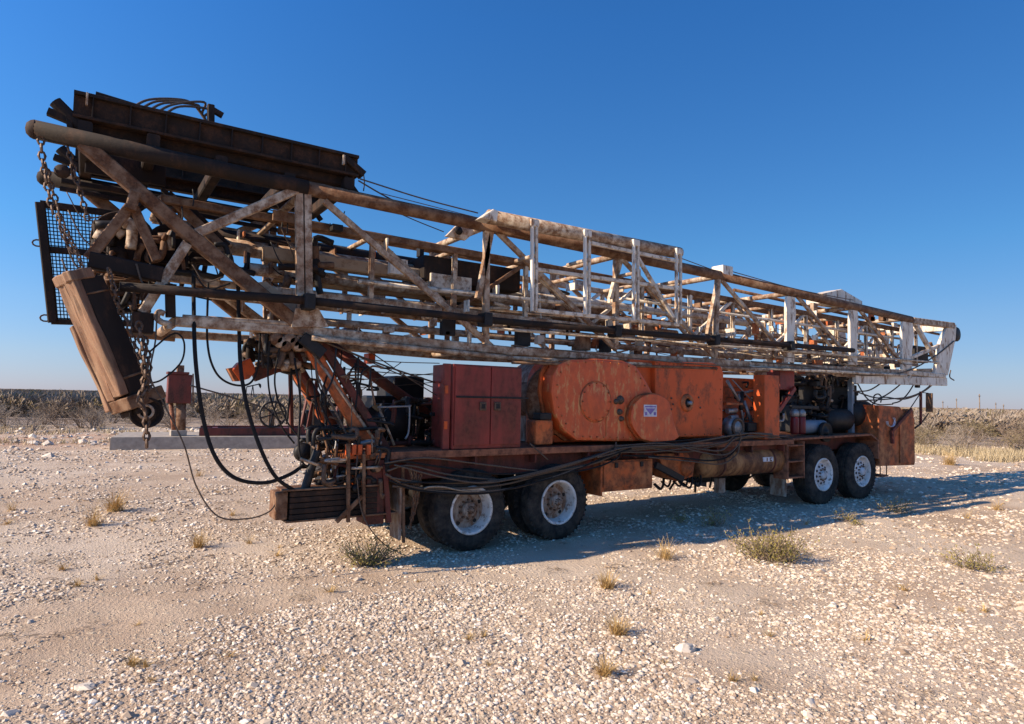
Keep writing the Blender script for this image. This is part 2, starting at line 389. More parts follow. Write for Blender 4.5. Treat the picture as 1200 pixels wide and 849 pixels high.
    v2 = nt.nodes.new('ShaderNodeVectorMath'); v2.operation = 'DISTANCE'; v2.inputs[1].default_value = (rp.x, rp.y, 0); nt.links.new(g.outputs['Position'], v2.inputs[0])
    d2 = nt.nodes.new('ShaderNodeMath'); d2.operation = 'MULTIPLY'; d2.inputs[1].default_value = .1; nt.links.new(v2.outputs['Value'], d2.inputs[0])
    red = nt.nodes.new('ShaderNodeMath'); red.operation = 'MULTIPLY'; nt.links.new(ramp(nt, d2.outputs[0], [(.15, .8), (.6, 0)]), red.inputs[0]); nt.links.new(ramp(nt, mid, [(.4, 0), (.6, 1)]), red.inputs[1])
    col = mix(nt, red.outputs[0], col, (.48, .24, .13))
    nt.links.new(col, b.inputs['Base Color']); b.inputs['Roughness'].default_value = .95
    # tread bars pressed into the tracks
    wv = nt.nodes.new('ShaderNodeTexWave'); wv.wave_type = 'BANDS'; wv.bands_direction = 'X'; wv.inputs['Scale'].default_value = 6.5; wv.inputs['Distortion'].default_value = 3.0; wv.inputs['Detail Scale'].default_value = 3
    mpw = nt.nodes.new('ShaderNodeMapping'); mpw.inputs['Rotation'].default_value = (0, 0, R(18)); nt.links.new(g.outputs['Position'], mpw.inputs[0]); nt.links.new(mpw.outputs[0], wv.inputs['Vector'])
    tw = nt.nodes.new('ShaderNodeMath'); tw.operation = 'MULTIPLY'; nt.links.new(wv.outputs['Fac'], tw.inputs[0]); nt.links.new(tr.outputs['Fac'], tw.inputs[1])
    h = nt.nodes.new('ShaderNodeMath'); h.operation = 'MULTIPLY_ADD'; h.inputs[1].default_value = .13
    nt.links.new(tw.outputs[0], h.inputs[0]); 
    s1 = nt.nodes.new('ShaderNodeMath'); s1.operation = 'ADD'; nt.links.new(hs[0], s1.inputs[0]); nt.links.new(hs[1], s1.inputs[1])
    s2 = nt.nodes.new('ShaderNodeMath'); s2.operation = 'ADD'; nt.links.new(s1.outputs[0], s2.inputs[0]); nt.links.new(hs[2], s2.inputs[1])
    s3 = nt.nodes.new('ShaderNodeMath'); s3.operation = 'MULTIPLY_ADD'; s3.inputs[1].default_value = 1.3; nt.links.new(fine, s3.inputs[0]); nt.links.new(s2.outputs[0], s3.inputs[2])
    nt.links.new(s3.outputs[0], h.inputs[2])
    bump(nt, b, h.outputs[0], .9, .016)
    return m
build_ground()

def stone_variants(k, seed):
    rr = random.Random(seed); out = []
    for _ in range(k):
        base = [Vector((1, 0, 0)), Vector((-1, 0, 0)), Vector((0, 1, 0)), Vector((0, -1, 0)), Vector((0, 0, 1)),
                Vector((.6, .6, .55)), Vector((-.6, .6, .5)), Vector((-.6, -.6, .55)), Vector((.6, -.6, .5))]
        bm = bmesh.new()
        for p in base:
            q = Vector((p.x * rr.uniform(.6, 1.15), p.y * rr.uniform(.5, 1.0), p.z * rr.uniform(.45, .85)))
            bm.verts.new(q)
        bm.verts.new((0, 0, -.3))
        bmesh.ops.convex_hull(bm, input=bm.verts[:])
        for v in [v for v in bm.verts if not v.link_faces]: bm.verts.remove(v)
        bmesh.ops.triangulate(bm, faces=bm.faces[:]); bm.verts.ensure_lookup_table()
        out.append(([v.co.copy() for v in bm.verts], [tuple(v.index for v in f.verts) for f in bm.faces])); bm.free()
    return out
SV = stone_variants(14, 3)
HEAPS = [(G(x, y).x, G(x, y).y, r, k) for x, y, r, k in ((600, 735, 1.0, .5), (690, 790, .8, .3), (560, 835, .8, .25), (120, 825, .8, .35), (330, 845, .8, .25), (760, 835, .6, .3), (1080, 840, .8, .25), (980, 700, 1.6, .35), (1120, 740, 1.2, .3),
    (300, 705, 1.0, -.2), (120, 750, .7, -.25), (640, 660, 1.3, -.3), (850, 700, .7, -.2), (900, 790, .6, -.25), (480, 690, 1.0, -.2))]
def build_gravel():
    rr = random.Random(11); V = []; F = []
    bands = [(3.2, 4.6, 36000, .0045, .020), (4.6, 7.0, 52000, .0065, .023), (7.0, 10.5, 41000, .011, .030), (10.5, 16, 28000, .016, .042), (16, 25, 19000, .024, .062), (25, 40, 11000, .035, .10)]
    for r0, r1, n, s0, s1 in bands:
        for _ in range(n):
            rad = math.sqrt(rr.uniform(r0 * r0, r1 * r1)); a = YAW + rr.uniform(-.92, .92)
            x, y = CAM.x + rad * math.cos(a), CAM.y + rad * math.sin(a)
            dens = noise.noise((x * .9, y * .9, 2)) + .5 * noise.noise((x * .3, y * .3, 8)) + .35 * noise.noise((x * 3, y * 3, 4))
            for hx, hy, hr, hk in HEAPS: dens += hk * math.exp(-((x - hx) ** 2 + (y - hy) ** 2) / (hr * hr))
            if dens < rr.uniform(-.55, .35): continue
            if rad < 13 and track_d(x, y) < .13 and rr.random() < .7: continue
            s = (s0 + (s1 - s0) * 1.25 * rr.random() ** 2.8) * (1 + .3 * max(-.6, min(1, dens)))
            if rr.random() < .006: s *= 2.0
            vs, fs = rr.choice(SV); ca, sa = math.cos(rr.uniform(0, 6.28)) * s, 0
            th = rr.uniform(0, 6.28); ca, sa = math.cos(th) * s, math.sin(th) * s; z = gz(x, y); b = len(V)
            for p in vs: V.append((x + p.x * ca - p.y * sa, y + p.x * sa + p.y * ca, z + p.z * s * .8))
            F += [(i + b, j + b, k + b) for i, j, k in fs]
    m, nt, b = mat('gravel_stone')
    n = nt.nodes.new('ShaderNodeNewGeometry')
    c = ramp(nt, n.outputs['Random Per Island'], [(0, (.32, .225, .15)), (.35, (.52, .405, .29)), (.75, (.69, .57, .43)), (.95, (.84, .75, .62)), (1, (.18, .13, .10))])
    nt.links.new(c, b.inputs['Base Color']); b.inputs['Roughness'].default_value = .95
    o = link('gravel', V, F, m); o['kind'] = 'stuff'; o['label'] = 'pale angular limestone gravel strewn over the clearing'
build_gravel()

def build_litter():
    rr = random.Random(12); mb = MB()
    for _ in range(150):
        rad = math.sqrt(rr.uniform(14, 220)); a = YAW + rr.uniform(-.75, .75); cx, cy = CAM.x + rad * math.cos(a), CAM.y + rad * math.sin(a)
        for k in range(rr.randint(3, 16)):
            x, y = cx + rr.gauss(0, .07), cy + rr.gauss(0, .07); t = rr.uniform(0, 3.14); L = rr.uniform(.02, .09); z = gz(x, y) + rr.uniform(.004, .022)
            mb.add(*tube_geo([(x, y, z), (x + L * math.cos(t), y + L * math.sin(t), z + rr.uniform(-.006, .018)), (x + L * 1.6 * math.cos(t + .5), y + L * 1.6 * math.sin(t + .5), z)], rr.uniform(.0012, .003), 3))
    o = mb.build('twig_litter', 'stick2'); o['kind'] = 'stuff'; o['label'] = 'dark dead twigs littering the gravel'
build_litter()
def boulder(i, x, y, s, label, flat=.6):
    bm = bmesh.new(); bmesh.ops.create_icosphere(bm, subdivisions=3, radius=1)
    for v in bm.verts:
        d = v.co.normalized(); k = 1 + .35 * noise.noise(d * 1.7 + Vector((i * 7, 0, 0))) + .12 * noise.noise(d * 5 + Vector((i, 3, 0)))
        v.co = Vector((d.x * k * 1.15, d.y * k * .8, d.z * k * flat)) * s
    for p in range(6):                        # broken faces
        rr = random.Random(i * 10 + p); nrm = Vector((rr.uniform(-1, 1), rr.uniform(-1, 1), rr.uniform(-.1, 1))).normalized()
        for v in bm.verts:
            d = v.co.dot(nrm) - s * .62 * (flat if abs(nrm.z) > .6 else 1)
            if d > 0: v.co -= nrm * d
    me = bpy.data.meshes.new('rock'); bm.to_mesh(me); bm.free(); me.materials.append(M['rock'])
    o = bpy.data.objects.new('rock', me); COL.objects.link(o); o.location = (x, y, gz(x, y) + s * flat * .25)
    o.rotation_euler.z = i * 1.3; tag(o, label, 'rock', 'loose white rocks on the gravel')
for i, (px, py, s, lb) in enumerate([
    (802, 762, .085, 'biggest white rock, chunky, right of the middle foreground'),
    (784, 779, .030, 'small white rock just below left of the biggest rock'),
    (885, 813, .060, 'flat white rock low in the right foreground'),
    (951, 824, .055, 'half buried flat slab right of the low flat rock'),
    (97, 806, .075, 'long flat rock in the left foreground gravel'),
    (212, 812, .040, 'grey white rock casting a dark shadow, right of the long flat rock'),
    (335, 838, .050, 'pale flat rock at the bottom edge of the photo, left of centre'),
    (36, 731, .035, 'grey rock at the far left beside the tyre tracks'),
    (20, 724, .028, 'small white rock at the left edge of the photo'),
    (10, 838, .05, 'dark sided rock in the bottom left corner'),
    (801, 693, .050, 'white pointed stone right of the dry tufts'),
    (57, 535, .20, 'bright white rock beside the red earth at far left'),
    (1000, 592, .06, 'white rock in the shade near the front wheels'),
    (887, 681, .06, 'flat pale slab just in front of the largest green bush'),
    (425, 740, .035, 'whitish flat stone left of the gravel heap'),
    (975, 710, .05, 'low pale stone below the green bush'),
    ]):
    g = G(px, py); boulder(i, g.x, g.y, s, lb, .55 if 'flat' not in lb and 'slab' not in lb else .3)

# ================================================================== THE RIG
rig = empty('drilling_rig_truck', (4, 1.2, 0)); RIG0 = Vector((4, 1.2, 0))
tag(rig, 'long rusty oilfield workover rig truck carrying its folded lattice mast', 'rig truck')
rig.location = (0, 0, 0)                      # its parts are laid out from the rear axle

YN, YF = .30, 1.95                            # near and far truss planes
# ---- wheels
def wheel(x, yface, r, width, dual_side, front, first=True):
    w = empty('wheel', (0, 0, 0), rig); s = 1 if dual_side == 'near' else -1
    def L(prof): return [(a, s * b) for a, b in prof]
    z = r - .012; c = (x, yface, z); rl = .305
    prof = [(rl, .035), (rl + .02, .012), (rl + .05, .002), (r * .80, -.004 + .0), (r * .90, .012), (r - .018, .035), (r, .06)]
    k = 5 if not front else 6; g0 = .06; gw = (width - .12) / (k * 2 - 1)
    for i in range(k * 2 - 1):
        rr = r if i % 2 == 0 else r - .014
        prof += [(rr, g0 + gw * i + .002), (rr, g0 + gw * (i + 1) - .002)]
    prof += [(r, width - .06), (r - .018, width - .035), (r * .8, width), (rl, width - .035)]
    t = lathe('tyre', c, L(prof), 'rubber', w, 64)
    # tread blocks on the shoulders
    mb = MB(); n = 44
    for i in range(n):
        a = 2 * math.pi * i / n
        for yy in (.052, width - .052):
            p0 = Vector((x + (r - .035) * math.cos(a), yface + s * (yy - .018), z + (r - .035) * math.sin(a))); p1 = Vector((x + (r - .006) * math.cos(a), yface + s * yy, z + (r - .006) * math.sin(a)))
            mb.add(*beam_geo(p0, p1, .038, .03, .1))
    mb.build('tread_block', 'rubber', w)['kind'] = 'stuff'
    d = .055 if front else .17
    if not front:
        lathe('rim', c, L([(rl + .004, .035), (rl + .008, .015), (rl, .008), (rl - .022, .012), (rl - .03, .03), (rl - .04, .08), (rl - .06, d)]), 'rim', w, 48)
        lathe('rim_dish', c, L([(rl - .06, d - .004), (.20, d + .012), (.15, d - .03), (.145, d - .035), (.0, d - .035)]), 'dish', w, 48)
        lathe('hub', c, L([(.098, d - .03), (.095, d - .10), (.085, d - .115), (.03, d - .12), (.028, d - .15), (0, d - .15)]), 'dish', w, 28)
        nr, nc, off = .122, 10, d - .035
    else:
        lathe('rim', c, L([(rl + .016, .03), (rl + .022, .010), (rl + .012, .002), (rl - .008, .004), (rl - .02, .02), (rl - .03, .06), (.225, .085)]), 'rim', w, 48)
        lathe('rim_dish', c, L([(.226, .083), (.205, .07), (.14, .05), (.13, .045), (0, .045)]), 'frontdish', w, 48)
        lathe('hub', c, L([(.085, .045), (.08, -.005), (.065, -.018), (0, -.02)]), 'frontdish', w, 28)
        nr, nc, off = .112, 10, .045
    mb = MB(); hb = MB()
    for i in range(nc):
        a = 2 * math.pi * (i + .5) / nc; p = Vector((x + nr * math.cos(a), yface + s * off, z + nr * math.sin(a)))
        mb.add(*tube_geo([p, p + Vector((0, -s * .035, 0))], .015, 6))
        if not front:
            p = Vector((x + .045 * math.cos(a), yface + s * (d - .118), z + .045 * math.sin(a))); mb.add(*tube_geo([p, p + Vector((0, -s * .02, 0))], .008, 6))
    mb.build('lug_nuts', 'chain', w)
    nh = 10 if front else 5
    for i in range(nh):
        a = 2 * math.pi * (i + .3) / nh; rad = .172 if front else .21; yy = yface + s * ((.058 if front else d + .006))
        p = Vector((x + rad * math.cos(a), yy, z + rad * math.sin(a)))
        hb.add(*tube_geo([p + Vector((0, -s * .006, 0)), p + Vector((0, s * .004, 0))], .025 if front else .027, 10))
    hb.build('hand_holes', 'black', w)
    return w
for x in (0.02, 1.43):
    wheel(x, 0.0, .525, .27, 'near', False); wheel(x, .33, .525, .27, 'near', False)
    wheel(x, 2.45, .525, .27, 'far', False); wheel(x, 2.12, .525, .27, 'far', False)
    pipe('axle', (x, .5, .51), (x, 1.95, .51), .075, 'black', rig); lathe('differential', (x, 1.2, .53), [(0, -.24), (.16, -.16), (.23, 0), (.16, .16), (0, .24)], 'black', rig, 20)
for x in (8.05, 9.50):
    wheel(x, .03, .59, .36, 'near', True); wheel(x, 2.42, .59, .36, 'far', True)
    pipe('axle', (x, .4, .5), (x, 2.0, .5), .06, 'black', rig)

# ---- chassis and deck
for y in (.78, 1.62):
    o = beam('frame_rail', (-1.3, y, 1.02), (11.4, y, 1.02), .09, .36, 'deckred', rig)
for k, x in enumerate((-1.2, .7, 2.2, 3.6, 5.1, 6.6, 8.8, 10.4)): beam('cross_member', (x, .8, 1.0), (x, 1.6, 1.0), .12, .24, 'black', rig)
cbox('deck_plate', -1.12, 7.0, .06, 2.44, 1.255, 1.285, 'deck', rig, .004)
cbox('deck_edge', -1.12, 7.0, .0, .055, 1.20, 1.29, 'deck', rig, .008)
cbox('deck_edge', -1.12, 7.0, 2.445, 2.5, 1.20, 1.29, 'deck', rig, .008)
cbox('side_beam', -1.1, 6.9, .17, .24, .93, 1.20, 'deckred', rig, .006)
cbox('side_beam', -1.1, 6.9, 2.26, 2.33, .93, 1.20, 'deckred', rig, .006)
for i in range(9):
    x = -.9 + i * .95; cbox('deck_rib', x, x + .03, .02, .17, 1.08, 1.2, 'deckred', rig, .003)
# front fender shelf over the steering wheels
pf = [(7.0, 1.31), (9.85, 1.36), (10.15, 1.22), (10.15, .82), (10.10, .82), (10.10, 1.20), (9.83, 1.32), (7.0, 1.27)]
prism('fender', pf, .02, .52, 'deck', rig, .005); prism('fender', pf, 1.95, 2.45, 'deck', rig, .005)
cbox('fender_skirt', 7.05, 9.9, .40, .43, 1.02, 1.27, 'deckred', rig, .004)
cbox('front_deck_plate', 7.0, 9.85, .53, 1.94, 1.27, 1.31, 'deck', rig, .004)
# mudflaps
cbox('mudflap', -.98, -.95, .02, .30, .24, .92, 'concrete' if False else 'dish', rig, .004)
cbox('mudflap', -.98, -.95, 2.10, 2.42, .24, .92, 'black', rig, .004)
cbox('mudflap', 6.85, 6.87, .08, .42, .22, .60, 'dish', rig, .004)
cbox('mudflap', 6.93, 6.95, 2.0, 2.4, .16, .66, 'black', rig, .004)

# ---- toolbox, hydraulic unit, air tank, steps under the deck
tb = empty('toolbox', (0, 0, 0), rig)
a, b_ = P(706, 540, 0.02), P(765, 573, 0.02)
cbox('box_body', a.x + .0, b_.x, .03, .62, .60, 1.06, 'orange_rust', tb, .012)
cbox('end_plate', a.x - .05, a.x - .01, .0, .66, .55, 1.14, 'orange_rust', tb, .006)
cbox('lid', a.x + .02, b_.x - .02, .012, .028, .66, 1.03, 'orange_rust', tb, .006)
for q in (.25, .75):
    xx = a.x + (b_.x - a.x) * q; cbox('latch', xx - .03, xx + .03, -.008, .012, .95, 1.02, 'black', tb, .004)
hy = empty('hydraulic_unit', (0, 0, 0), rig)
prism('bracket', [(3.45, 1.12), (4.15, 1.12), (4.35, .95), (4.3, .72), (3.95, .66), (3.7, .72)], .10, .40, 'orange_rust', hy, .02)
lathe('motor', (4.12, .10, .88), [(0, -.10), (.07, -.10), (.09, -.07), (.14, -.05), (.14, .0)], 'orange_rust', hy, 20)
beam('drive_arm', P(768, 545, .02), P(800, 562, .02), .06, .10, 'black', hy)
for k in range(9):
    p = Vector((3.5 + k * .12, .12 + rnd.uniform(0, .3), .66 + rnd.uniform(-.05, .06))); hose_obj('hose', [p, p + Vector((.1, -.05, -.08)), p + Vector((.22, 0, .02)), p + Vector((.3, .1, .2))], .018, 'hose', hy, 6, 6)
tk = empty('air_tank', (0, 0, 0), rig)
tc = Vector((0, .30, .90)); tr = .245
tx0, tx1 = P(822, 545, .10).x, P(924, 540, .10).x
lathe('tank_shell', (0, tc.y, tc.z), [(0, tx0 - .02), (.10, tx0), (.19, tx0 + .05), (tr, tx0 + .14), (tr, tx1 - .14), (.19, tx1 - .05), (.1, tx1), (0, tx1 + .02)], 'tankpaint', tk, 36, 'x')
for q in (.22, .8):
    xx = tx0 + (tx1 - tx0) * q; lathe('strap', (0, tc.y, tc.z), [(tr + .001, xx), (tr + .008, xx), (tr + .008, xx + .04), (tr + .001, xx + .04)], 'deckred', tk, 36, 'x')
pl = P(900, 537, .05); cbox('name_plate', pl.x - .14, pl.x + .16, tc.y - tr - .006, tc.y - tr + .01, .90, .98, 'sticker', tk, .003)
lt = MB()
for k, gl in enumerate('1C'):                 # worn white lettering on the tank plate
    x0 = pl.x - .06 + k * .11
    if gl == '1': lt.add(*box_geo(x0 + .02, x0 + .045, tc.y - tr - .010, tc.y - tr - .007, .91, .97))
    else:
        lt.add(*box_geo(x0, x0 + .02, tc.y - tr - .010, tc.y - tr - .007, .91, .97)); lt.add(*box_geo(x0 + .022, x0 + .07, tc.y - tr - .010, tc.y - tr - .007, .955, .97)); lt.add(*box_geo(x0 + .022, x0 + .07, tc.y - tr - .010, tc.y - tr - .007, .91, .925))
lt.build('plate_lettering', 'brown', tk)
st = empty('step_frame', (0, 0, 0), rig)
sx0, sx1 = P(923, 530, 0).x, P(943, 530, 0).x
cbox('back_plate', sx0, sx1, .28, .30, .55, 1.24, 'deck', st, .004)
for x in (sx0, sx1 - .03): cbox('side_rail', x, x + .03, .0, .27, .55, 1.25, 'deck', st, .004)
for z in (.56, .86, 1.16): cbox('tread', sx0 + .035, sx1 - .035, .01, .27, z, z + .03, 'deck', st, .004)
for k in range(6):
    x = 4.2 + k * .45; pipe('air_line', (x, .35, .68), (x + rnd.uniform(-.2, .3), .6, rnd.uniform(.35, .6)), .02, 'black', rig, 6)
cbox('fuel_tank', 4.4, 6.6, 1.75, 2.4, .55, 1.15, 'deckred', rig, .03)
pipe('drive_shaft', (1.8, 1.2, .62), (7.6, 1.2, .72), .06, 'black', rig)
cbox('transfer_case', 5.4, 6.2, .9, 1.5, .45, .9, 'black', rig, .05)
cbox('landing_foot', P(843, 565, .3).x, P(850, 565, .3).x, .3, .42, .36, .62, 'dish', rig, .01)

# ---- maroon cabinet
cb = empty('cabinet', (0, 0, 0), rig)
x0 = P(531, 478, .02).x; x1 = P(611, 478, .02).x; zt = P(571, 428.5, .02).z; zb = 1.295; yb = .62
cbox('cabinet_body', x0, x1, .03, yb, zb, zt, 'maroon', cb, .01)
xm = P(574.5, 478, .02).x
for (u0, u1) in ((x0 + .02, xm - .008), (xm + .008, x1 - .012)):
    cbox('cabinet_door', u0, u1, .008, .028, zb + .05, zt - .02, 'maroon', cb, .006)
for px in (566, 583):
    p = P(px, 476.5, 0); cbox('door_handle', p.x - .05, p.x + .05, -.012, .007, p.z - .055, p.z + .055, 'chain', cb, .012); cbox('handle_recess', p.x - .028, p.x + .028, -.016, -.012, p.z - .03, p.z + .03, 'black', cb, .003)
cbox('hasp_bar', x0 + .03, x1 + .1, -.006, .004, P(571, 466, 0).z - .012, P(571, 466, 0).z + .012, 'black', cb, .003)
xl = P(520, 478, .06).x
prism('corner_post', [(xl, zb), (x0 - .02, zb), (x0 - .02, zt), (xl, zt)], .06, .12, 'maroon', cb, .005)
for z in (1.55, 2.0): cbox('sunlit_patch', xl + .005, xl + .05, .04, .058, z, z + .10, 'orange', cb, .004)  # orange pads that paint sunlit patches onto the cabinet's rear edge

# ---- drawworks with its orange cases
dw = empty('drawworks', (0, 0, 0), rig)
def rounded(xa, xb, za, zb_, r, n=8, corners=(1, 1, 1, 1)):
    pts = []
    for (cx, cz, a0), on in zip(((xb - r, zb_ - r, 0), (xa + r, zb_ - r, 90), (xa + r, za + r, 180), (xb - r, za + r, 270)), corners):
        if on: pts += [(cx + r * math.cos(R(a0 + 90 * i / n)), cz + r * math.sin(R(a0 + 90 * i / n))) for i in range(n + 1)]
        else:
            q = R(a0 + 45); pts.append((cx + r * (1 if math.cos(q) > 0 else -1), cz + r * (1 if math.sin(q) > 0 else -1)))
    return pts
def px_round(pts, Y, seg=4):
    q = [Vector((x, y, 0)) for x, y in pts]; q = spline([q[-1]] + q + [q[0]], seg)[seg:-seg - 1] ; return [(P(v.x, v.y, Y).x, P(v.x, v.y, Y).z) for v in q]
def px_poly(pts, Y): return [(P(x, y, Y).x, P(x, y, Y).z) for x, y in pts]
cz0, cz1 = 1.33, P(700, 422, .05).z
# outline of the big chain case, traced at its own plane
case = [(661, 505), (650, 485), (646, 460), (648, 440), (655, 427), (668, 421.5), (700, 420.5), (732, 423), (746, 429), (757, 446), (768, 466), (784, 492), (786, 517), (720, 517.5), (676, 516.5)]
prism('chain_case', px_poly(case, .06), .06, .30, 'case', dw, .04)
lathe('cover_rim', (P(699, 471, .04).x, .057, P(699, 471, .04).z), [(.29, -.002), (.30, -.004), (.308, -.003), (.31, 0)], 'orange_rust', dw, 40)
prism('case_flange', [(x, z) for x, z in px_poly([(x - 9 if x < 700 else x, y + (-3 if y < 470 else 1)) for x, y in case], .20)], .31, .36, 'orange_rust', dw, .01)
p = P(699, 471, .04); lathe('inspection_cover', (p.x, .055, p.z), [(0, -.012), (.275, -.012), (.286, -.009), (.29, 0)], 'case', dw, 40)
mb = MB()
for i in range(12):
    a = i * math.pi / 6; mb.add(*tube_geo([(p.x + .27 * math.cos(a), .05, p.z + .27 * math.sin(a)), (p.x + .27 * math.cos(a), .02, p.z + .27 * math.sin(a))], .012, 6))
mb.build('cover_bolts', 'orange_rust', dw)
mb = MB(); cp_ = px_poly(case, .06); ccx = sum(x for x, z in cp_) / len(cp_); ccz = sum(z for x, z in cp_) / len(cp_)
for (xa_, za_), (xb_, zb2) in zip(cp_, cp_[1:] + cp_[:1]):
    nb_ = max(1, int(math.hypot(xb_ - xa_, zb2 - za_) / .14))
    for k in range(nb_):
        t = (k + .5) / nb_; x_, z_ = xa_ + (xb_ - xa_) * t, za_ + (zb2 - za_) * t; x_ += (ccx - x_) * .09; z_ += (ccz - z_) * .09
        mb.add(*tube_geo([(x_, .062, z_), (x_, .046, z_)], .013, 6))
mb.build('case_bolts', 'orange_rust', dw)
cbox('case_seam', ccx + .02, ccx + .035, .052, .062, 1.42, 2.2, 'orange_rust', dw, .002)
mb = MB(); rp_ = px_poly([(768, 423.5), (836, 425.5), (848, 437), (846.5, 511), (784, 513)], .10)
for (xa_, za_), (xb_, zb2) in zip(rp_, rp_[1:]):
    nb_ = max(1, int(math.hypot(xb_ - xa_, zb2 - za_) / .16))
    for k in range(nb_):
        t = (k + .5) / nb_; x_, z_ = xa_ + (xb_ - xa_) * t, za_ + (zb2 - za_) * t; x_ += (3.6 - x_) * .05; z_ += (1.9 - z_) * .07; mb.add(*tube_geo([(x_, .104, z_), (x_, .088, z_)], .012, 6))
mb.build('guard_bolts', 'orange_rust', dw)
# rounded drum guards left of the case
for k, (pxl, Y0, Y1, zt2) in enumerate(((628, .55, .80, 421), (617, .95, 1.5, 426))):
    a = P(pxl, 470, Y0); bb = P(672 + 8 * k, 470, Y0); zt_ = P(650, zt2 - 2, Y0).z
    prism('drum_guard', rounded(a.x, bb.x + .8, 1.30, zt_, .42, 8, (1, 1, 0, 0)), Y0, Y1, 'orange' if k == 0 else 'dish', dw, .02)
a = P(628, 470, .38); prism('guard_plate', rounded(a.x, a.x + 1.2, 1.32, P(650, 421, .38).z, .40, 8, (1, 1, 0, 0)), .37, .54, 'orange', dw, .02)
for i in range(5): 
    q = P(652 - i * 1.5, 440 + i * 17, .30); cbox('guard_lug', q.x - .02, q.x + .02, .27, .30, q.z - .04, q.z + .04, 'orange_rust', dw, .004)
q = P(637, 500, .1); cbox('valve_block', q.x - .16, q.x + .14, .06, .30, 1.32, 1.66, 'orange_rust', dw, .03)
cbox('gauge_box', q.x - .08, q.x + .12, .07, .25, 1.665, 1.76, 'black', dw, .015)
# back plates of the case
a, c = P(752, 470, .40), P(767, 470, .40)
cbox('back_plate', P(735, 470, .24).x, P(766.5, 470, .24).x, .20, .26, 1.32, P(755, 422.5, .24).z, 'orange', dw, .006)
rp = [(768, 423.5), (836, 425.5), (845, 430), (848, 437), (846.5, 511), (784, 513), (768, 500)]
prism('drive_guard', px_poly(rp, .10), .10, .42, 'orange', dw, .02)
p = P(806, 472.5, .08); lathe('shaft_collar', (p.x, .095, p.z), [(.075, .0), (.078, -.03), (.12, -.035), (.14, -.02), (.15, 0)], 'orange_rust', dw, 32)
lathe('shaft_bore', (p.x, .094, p.z), [(0, -.006), (.078, -.006), (.078, 0)], 'black', dw, 24)
lathe('shaft_end', (p.x + .02, .09, p.z), [(0, -.07), (.035, -.065), (.035, -.008)], 'steel', dw, 14)
for px, py in ((787, 467), (789, 474), (787, 480), (819, 466), (821, 478)):
    q = P(px, py, .09); lathe('bolt', (q.x, .098, q.z), [(0, -.014), (.016, -.012), (.018, 0)], 'chain', dw, 8)
# teardrop guard with the sticker
cx = P(762, 488, -.02)
drop = [(765 + 25.5 * math.cos(R(t)), 489 - 27 * math.sin(R(t))) for t in range(40, 236, 14)] + [(752, 514.5), (766, 518.5), (790, 516.5), (796, 512), (789.5, 495)]
prism('brake_guard', px_poly(drop, -.05), -.05, .055, 'case', dw, .012)
prism('guard_flange', px_poly([(x + (x - 764) * .06 - 2.4, y + (y - 490) * .05) for x, y in drop], .0), .0 + .01, .052, 'orange_rust', dw, .006)
s0, s1 = P(754.5, 474.5, -.053), P(769.5, 488.5, -.053)
cbox('sticker', s0.x, s1.x, -.056, -.051, s1.z, s0.z, 'sticker', dw, 0)
mb = MB(); sw, sh = s1.x - s0.x, s0.z - s1.z
mb.add(*box_geo(s0.x + .02, s1.x - .02, -.0585, -.0568, s0.z - sh * .22, s0.z - sh * .10))
mb.add(*prism_geo([(s0.x + .03, s0.z - sh * .30), (s1.x - .03, s0.z - sh * .30), (s0.x + sw / 2, s1.z + .03)], -.0585, -.0568))
mb.add(*box_geo(s0.x + .02, s0.x + .07, -.0585, -.0568, s1.z + .02, s1.z + .07)); mb.add(*box_geo(s1.x - .07, s1.x - .02, -.0585, -.0568, s1.z + .02, s1.z + .07))
mb.build('sticker_print', 'stickerblue', dw)
for px, py, r_ in ((727, 469, .05), (726, 483, .035), (728, 491, .03), (722, 471, .03)):
    q = P(px, py, .05); lathe('fitting', (q.x, .058, q.z), [(0, -.05), (r_, -.045), (r_, -.012), (r_ * 1.4, -.01), (r_ * 1.4, 0)], 'chain', dw, 12)
for px in (765, 771):
    q = P(px, 435, .36); 
cbox('case_body', P(690, 480, .42).x, P(846, 480, .42).x, .43, 1.9, 1.32, 2.25, 'orange_rust', dw, .03)
lathe('winch_drum', (1.6, 1.2, 1.95), [(0, -.85), (.52, -.85), (.52, -.78), (.28, -.76), (.28, .76), (.52, .78), (.52, .85), (0, .85)], 'brown', dw, 36)

# ---- transmission bay, posts
tr_ = empty('transmission_bay', (0, 0, 0), rig)
a, c = P(849, 480, .9), P(897, 480, .9)
cbox('back_wall', a.x - .3, c.x + .3, .95, .99, 1.32, 2.45, 'orange', tr_, .004)
for z in (1.55, 1.80, 2.05, 2.25): cbox('wall_rib', a.x - .2, c.x + .2, .925, .95, z, z + .02, 'orange_rust', tr_, .003)
cbox('shelf', P(849, 468, .3).x, P(868, 468, .3).x, .25, .6, 1.92, 1.96, 'orange_rust', tr_, .004)
q = P(862, 500, .3)
lathe('gear_case', (q.x, .35, 1.52), [(0, -.12), (.1, -.11), (.12, -.08), (.18, -.06), (.19, .1), (0, .12)], 'steel', tr_, 24)
lathe('gear_ring', (q.x, .26, 1.52), [(.12, 0), (.12, -.03), (.17, -.03), (.17, 0)], 'chain', tr_, 24)
for k in range(8):
    p = Vector((q.x + rnd.uniform(-.35, .9), rnd.uniform(.2, .7), rnd.uniform(1.32, 1.5)))
    cbox('gearbox_block', p.x, p.x + rnd.uniform(.12, .3), p.y, p.y + .2, p.z, p.z + rnd.uniform(.08, .22), 'black' if k % 3 else 'steel', tr_, .02)
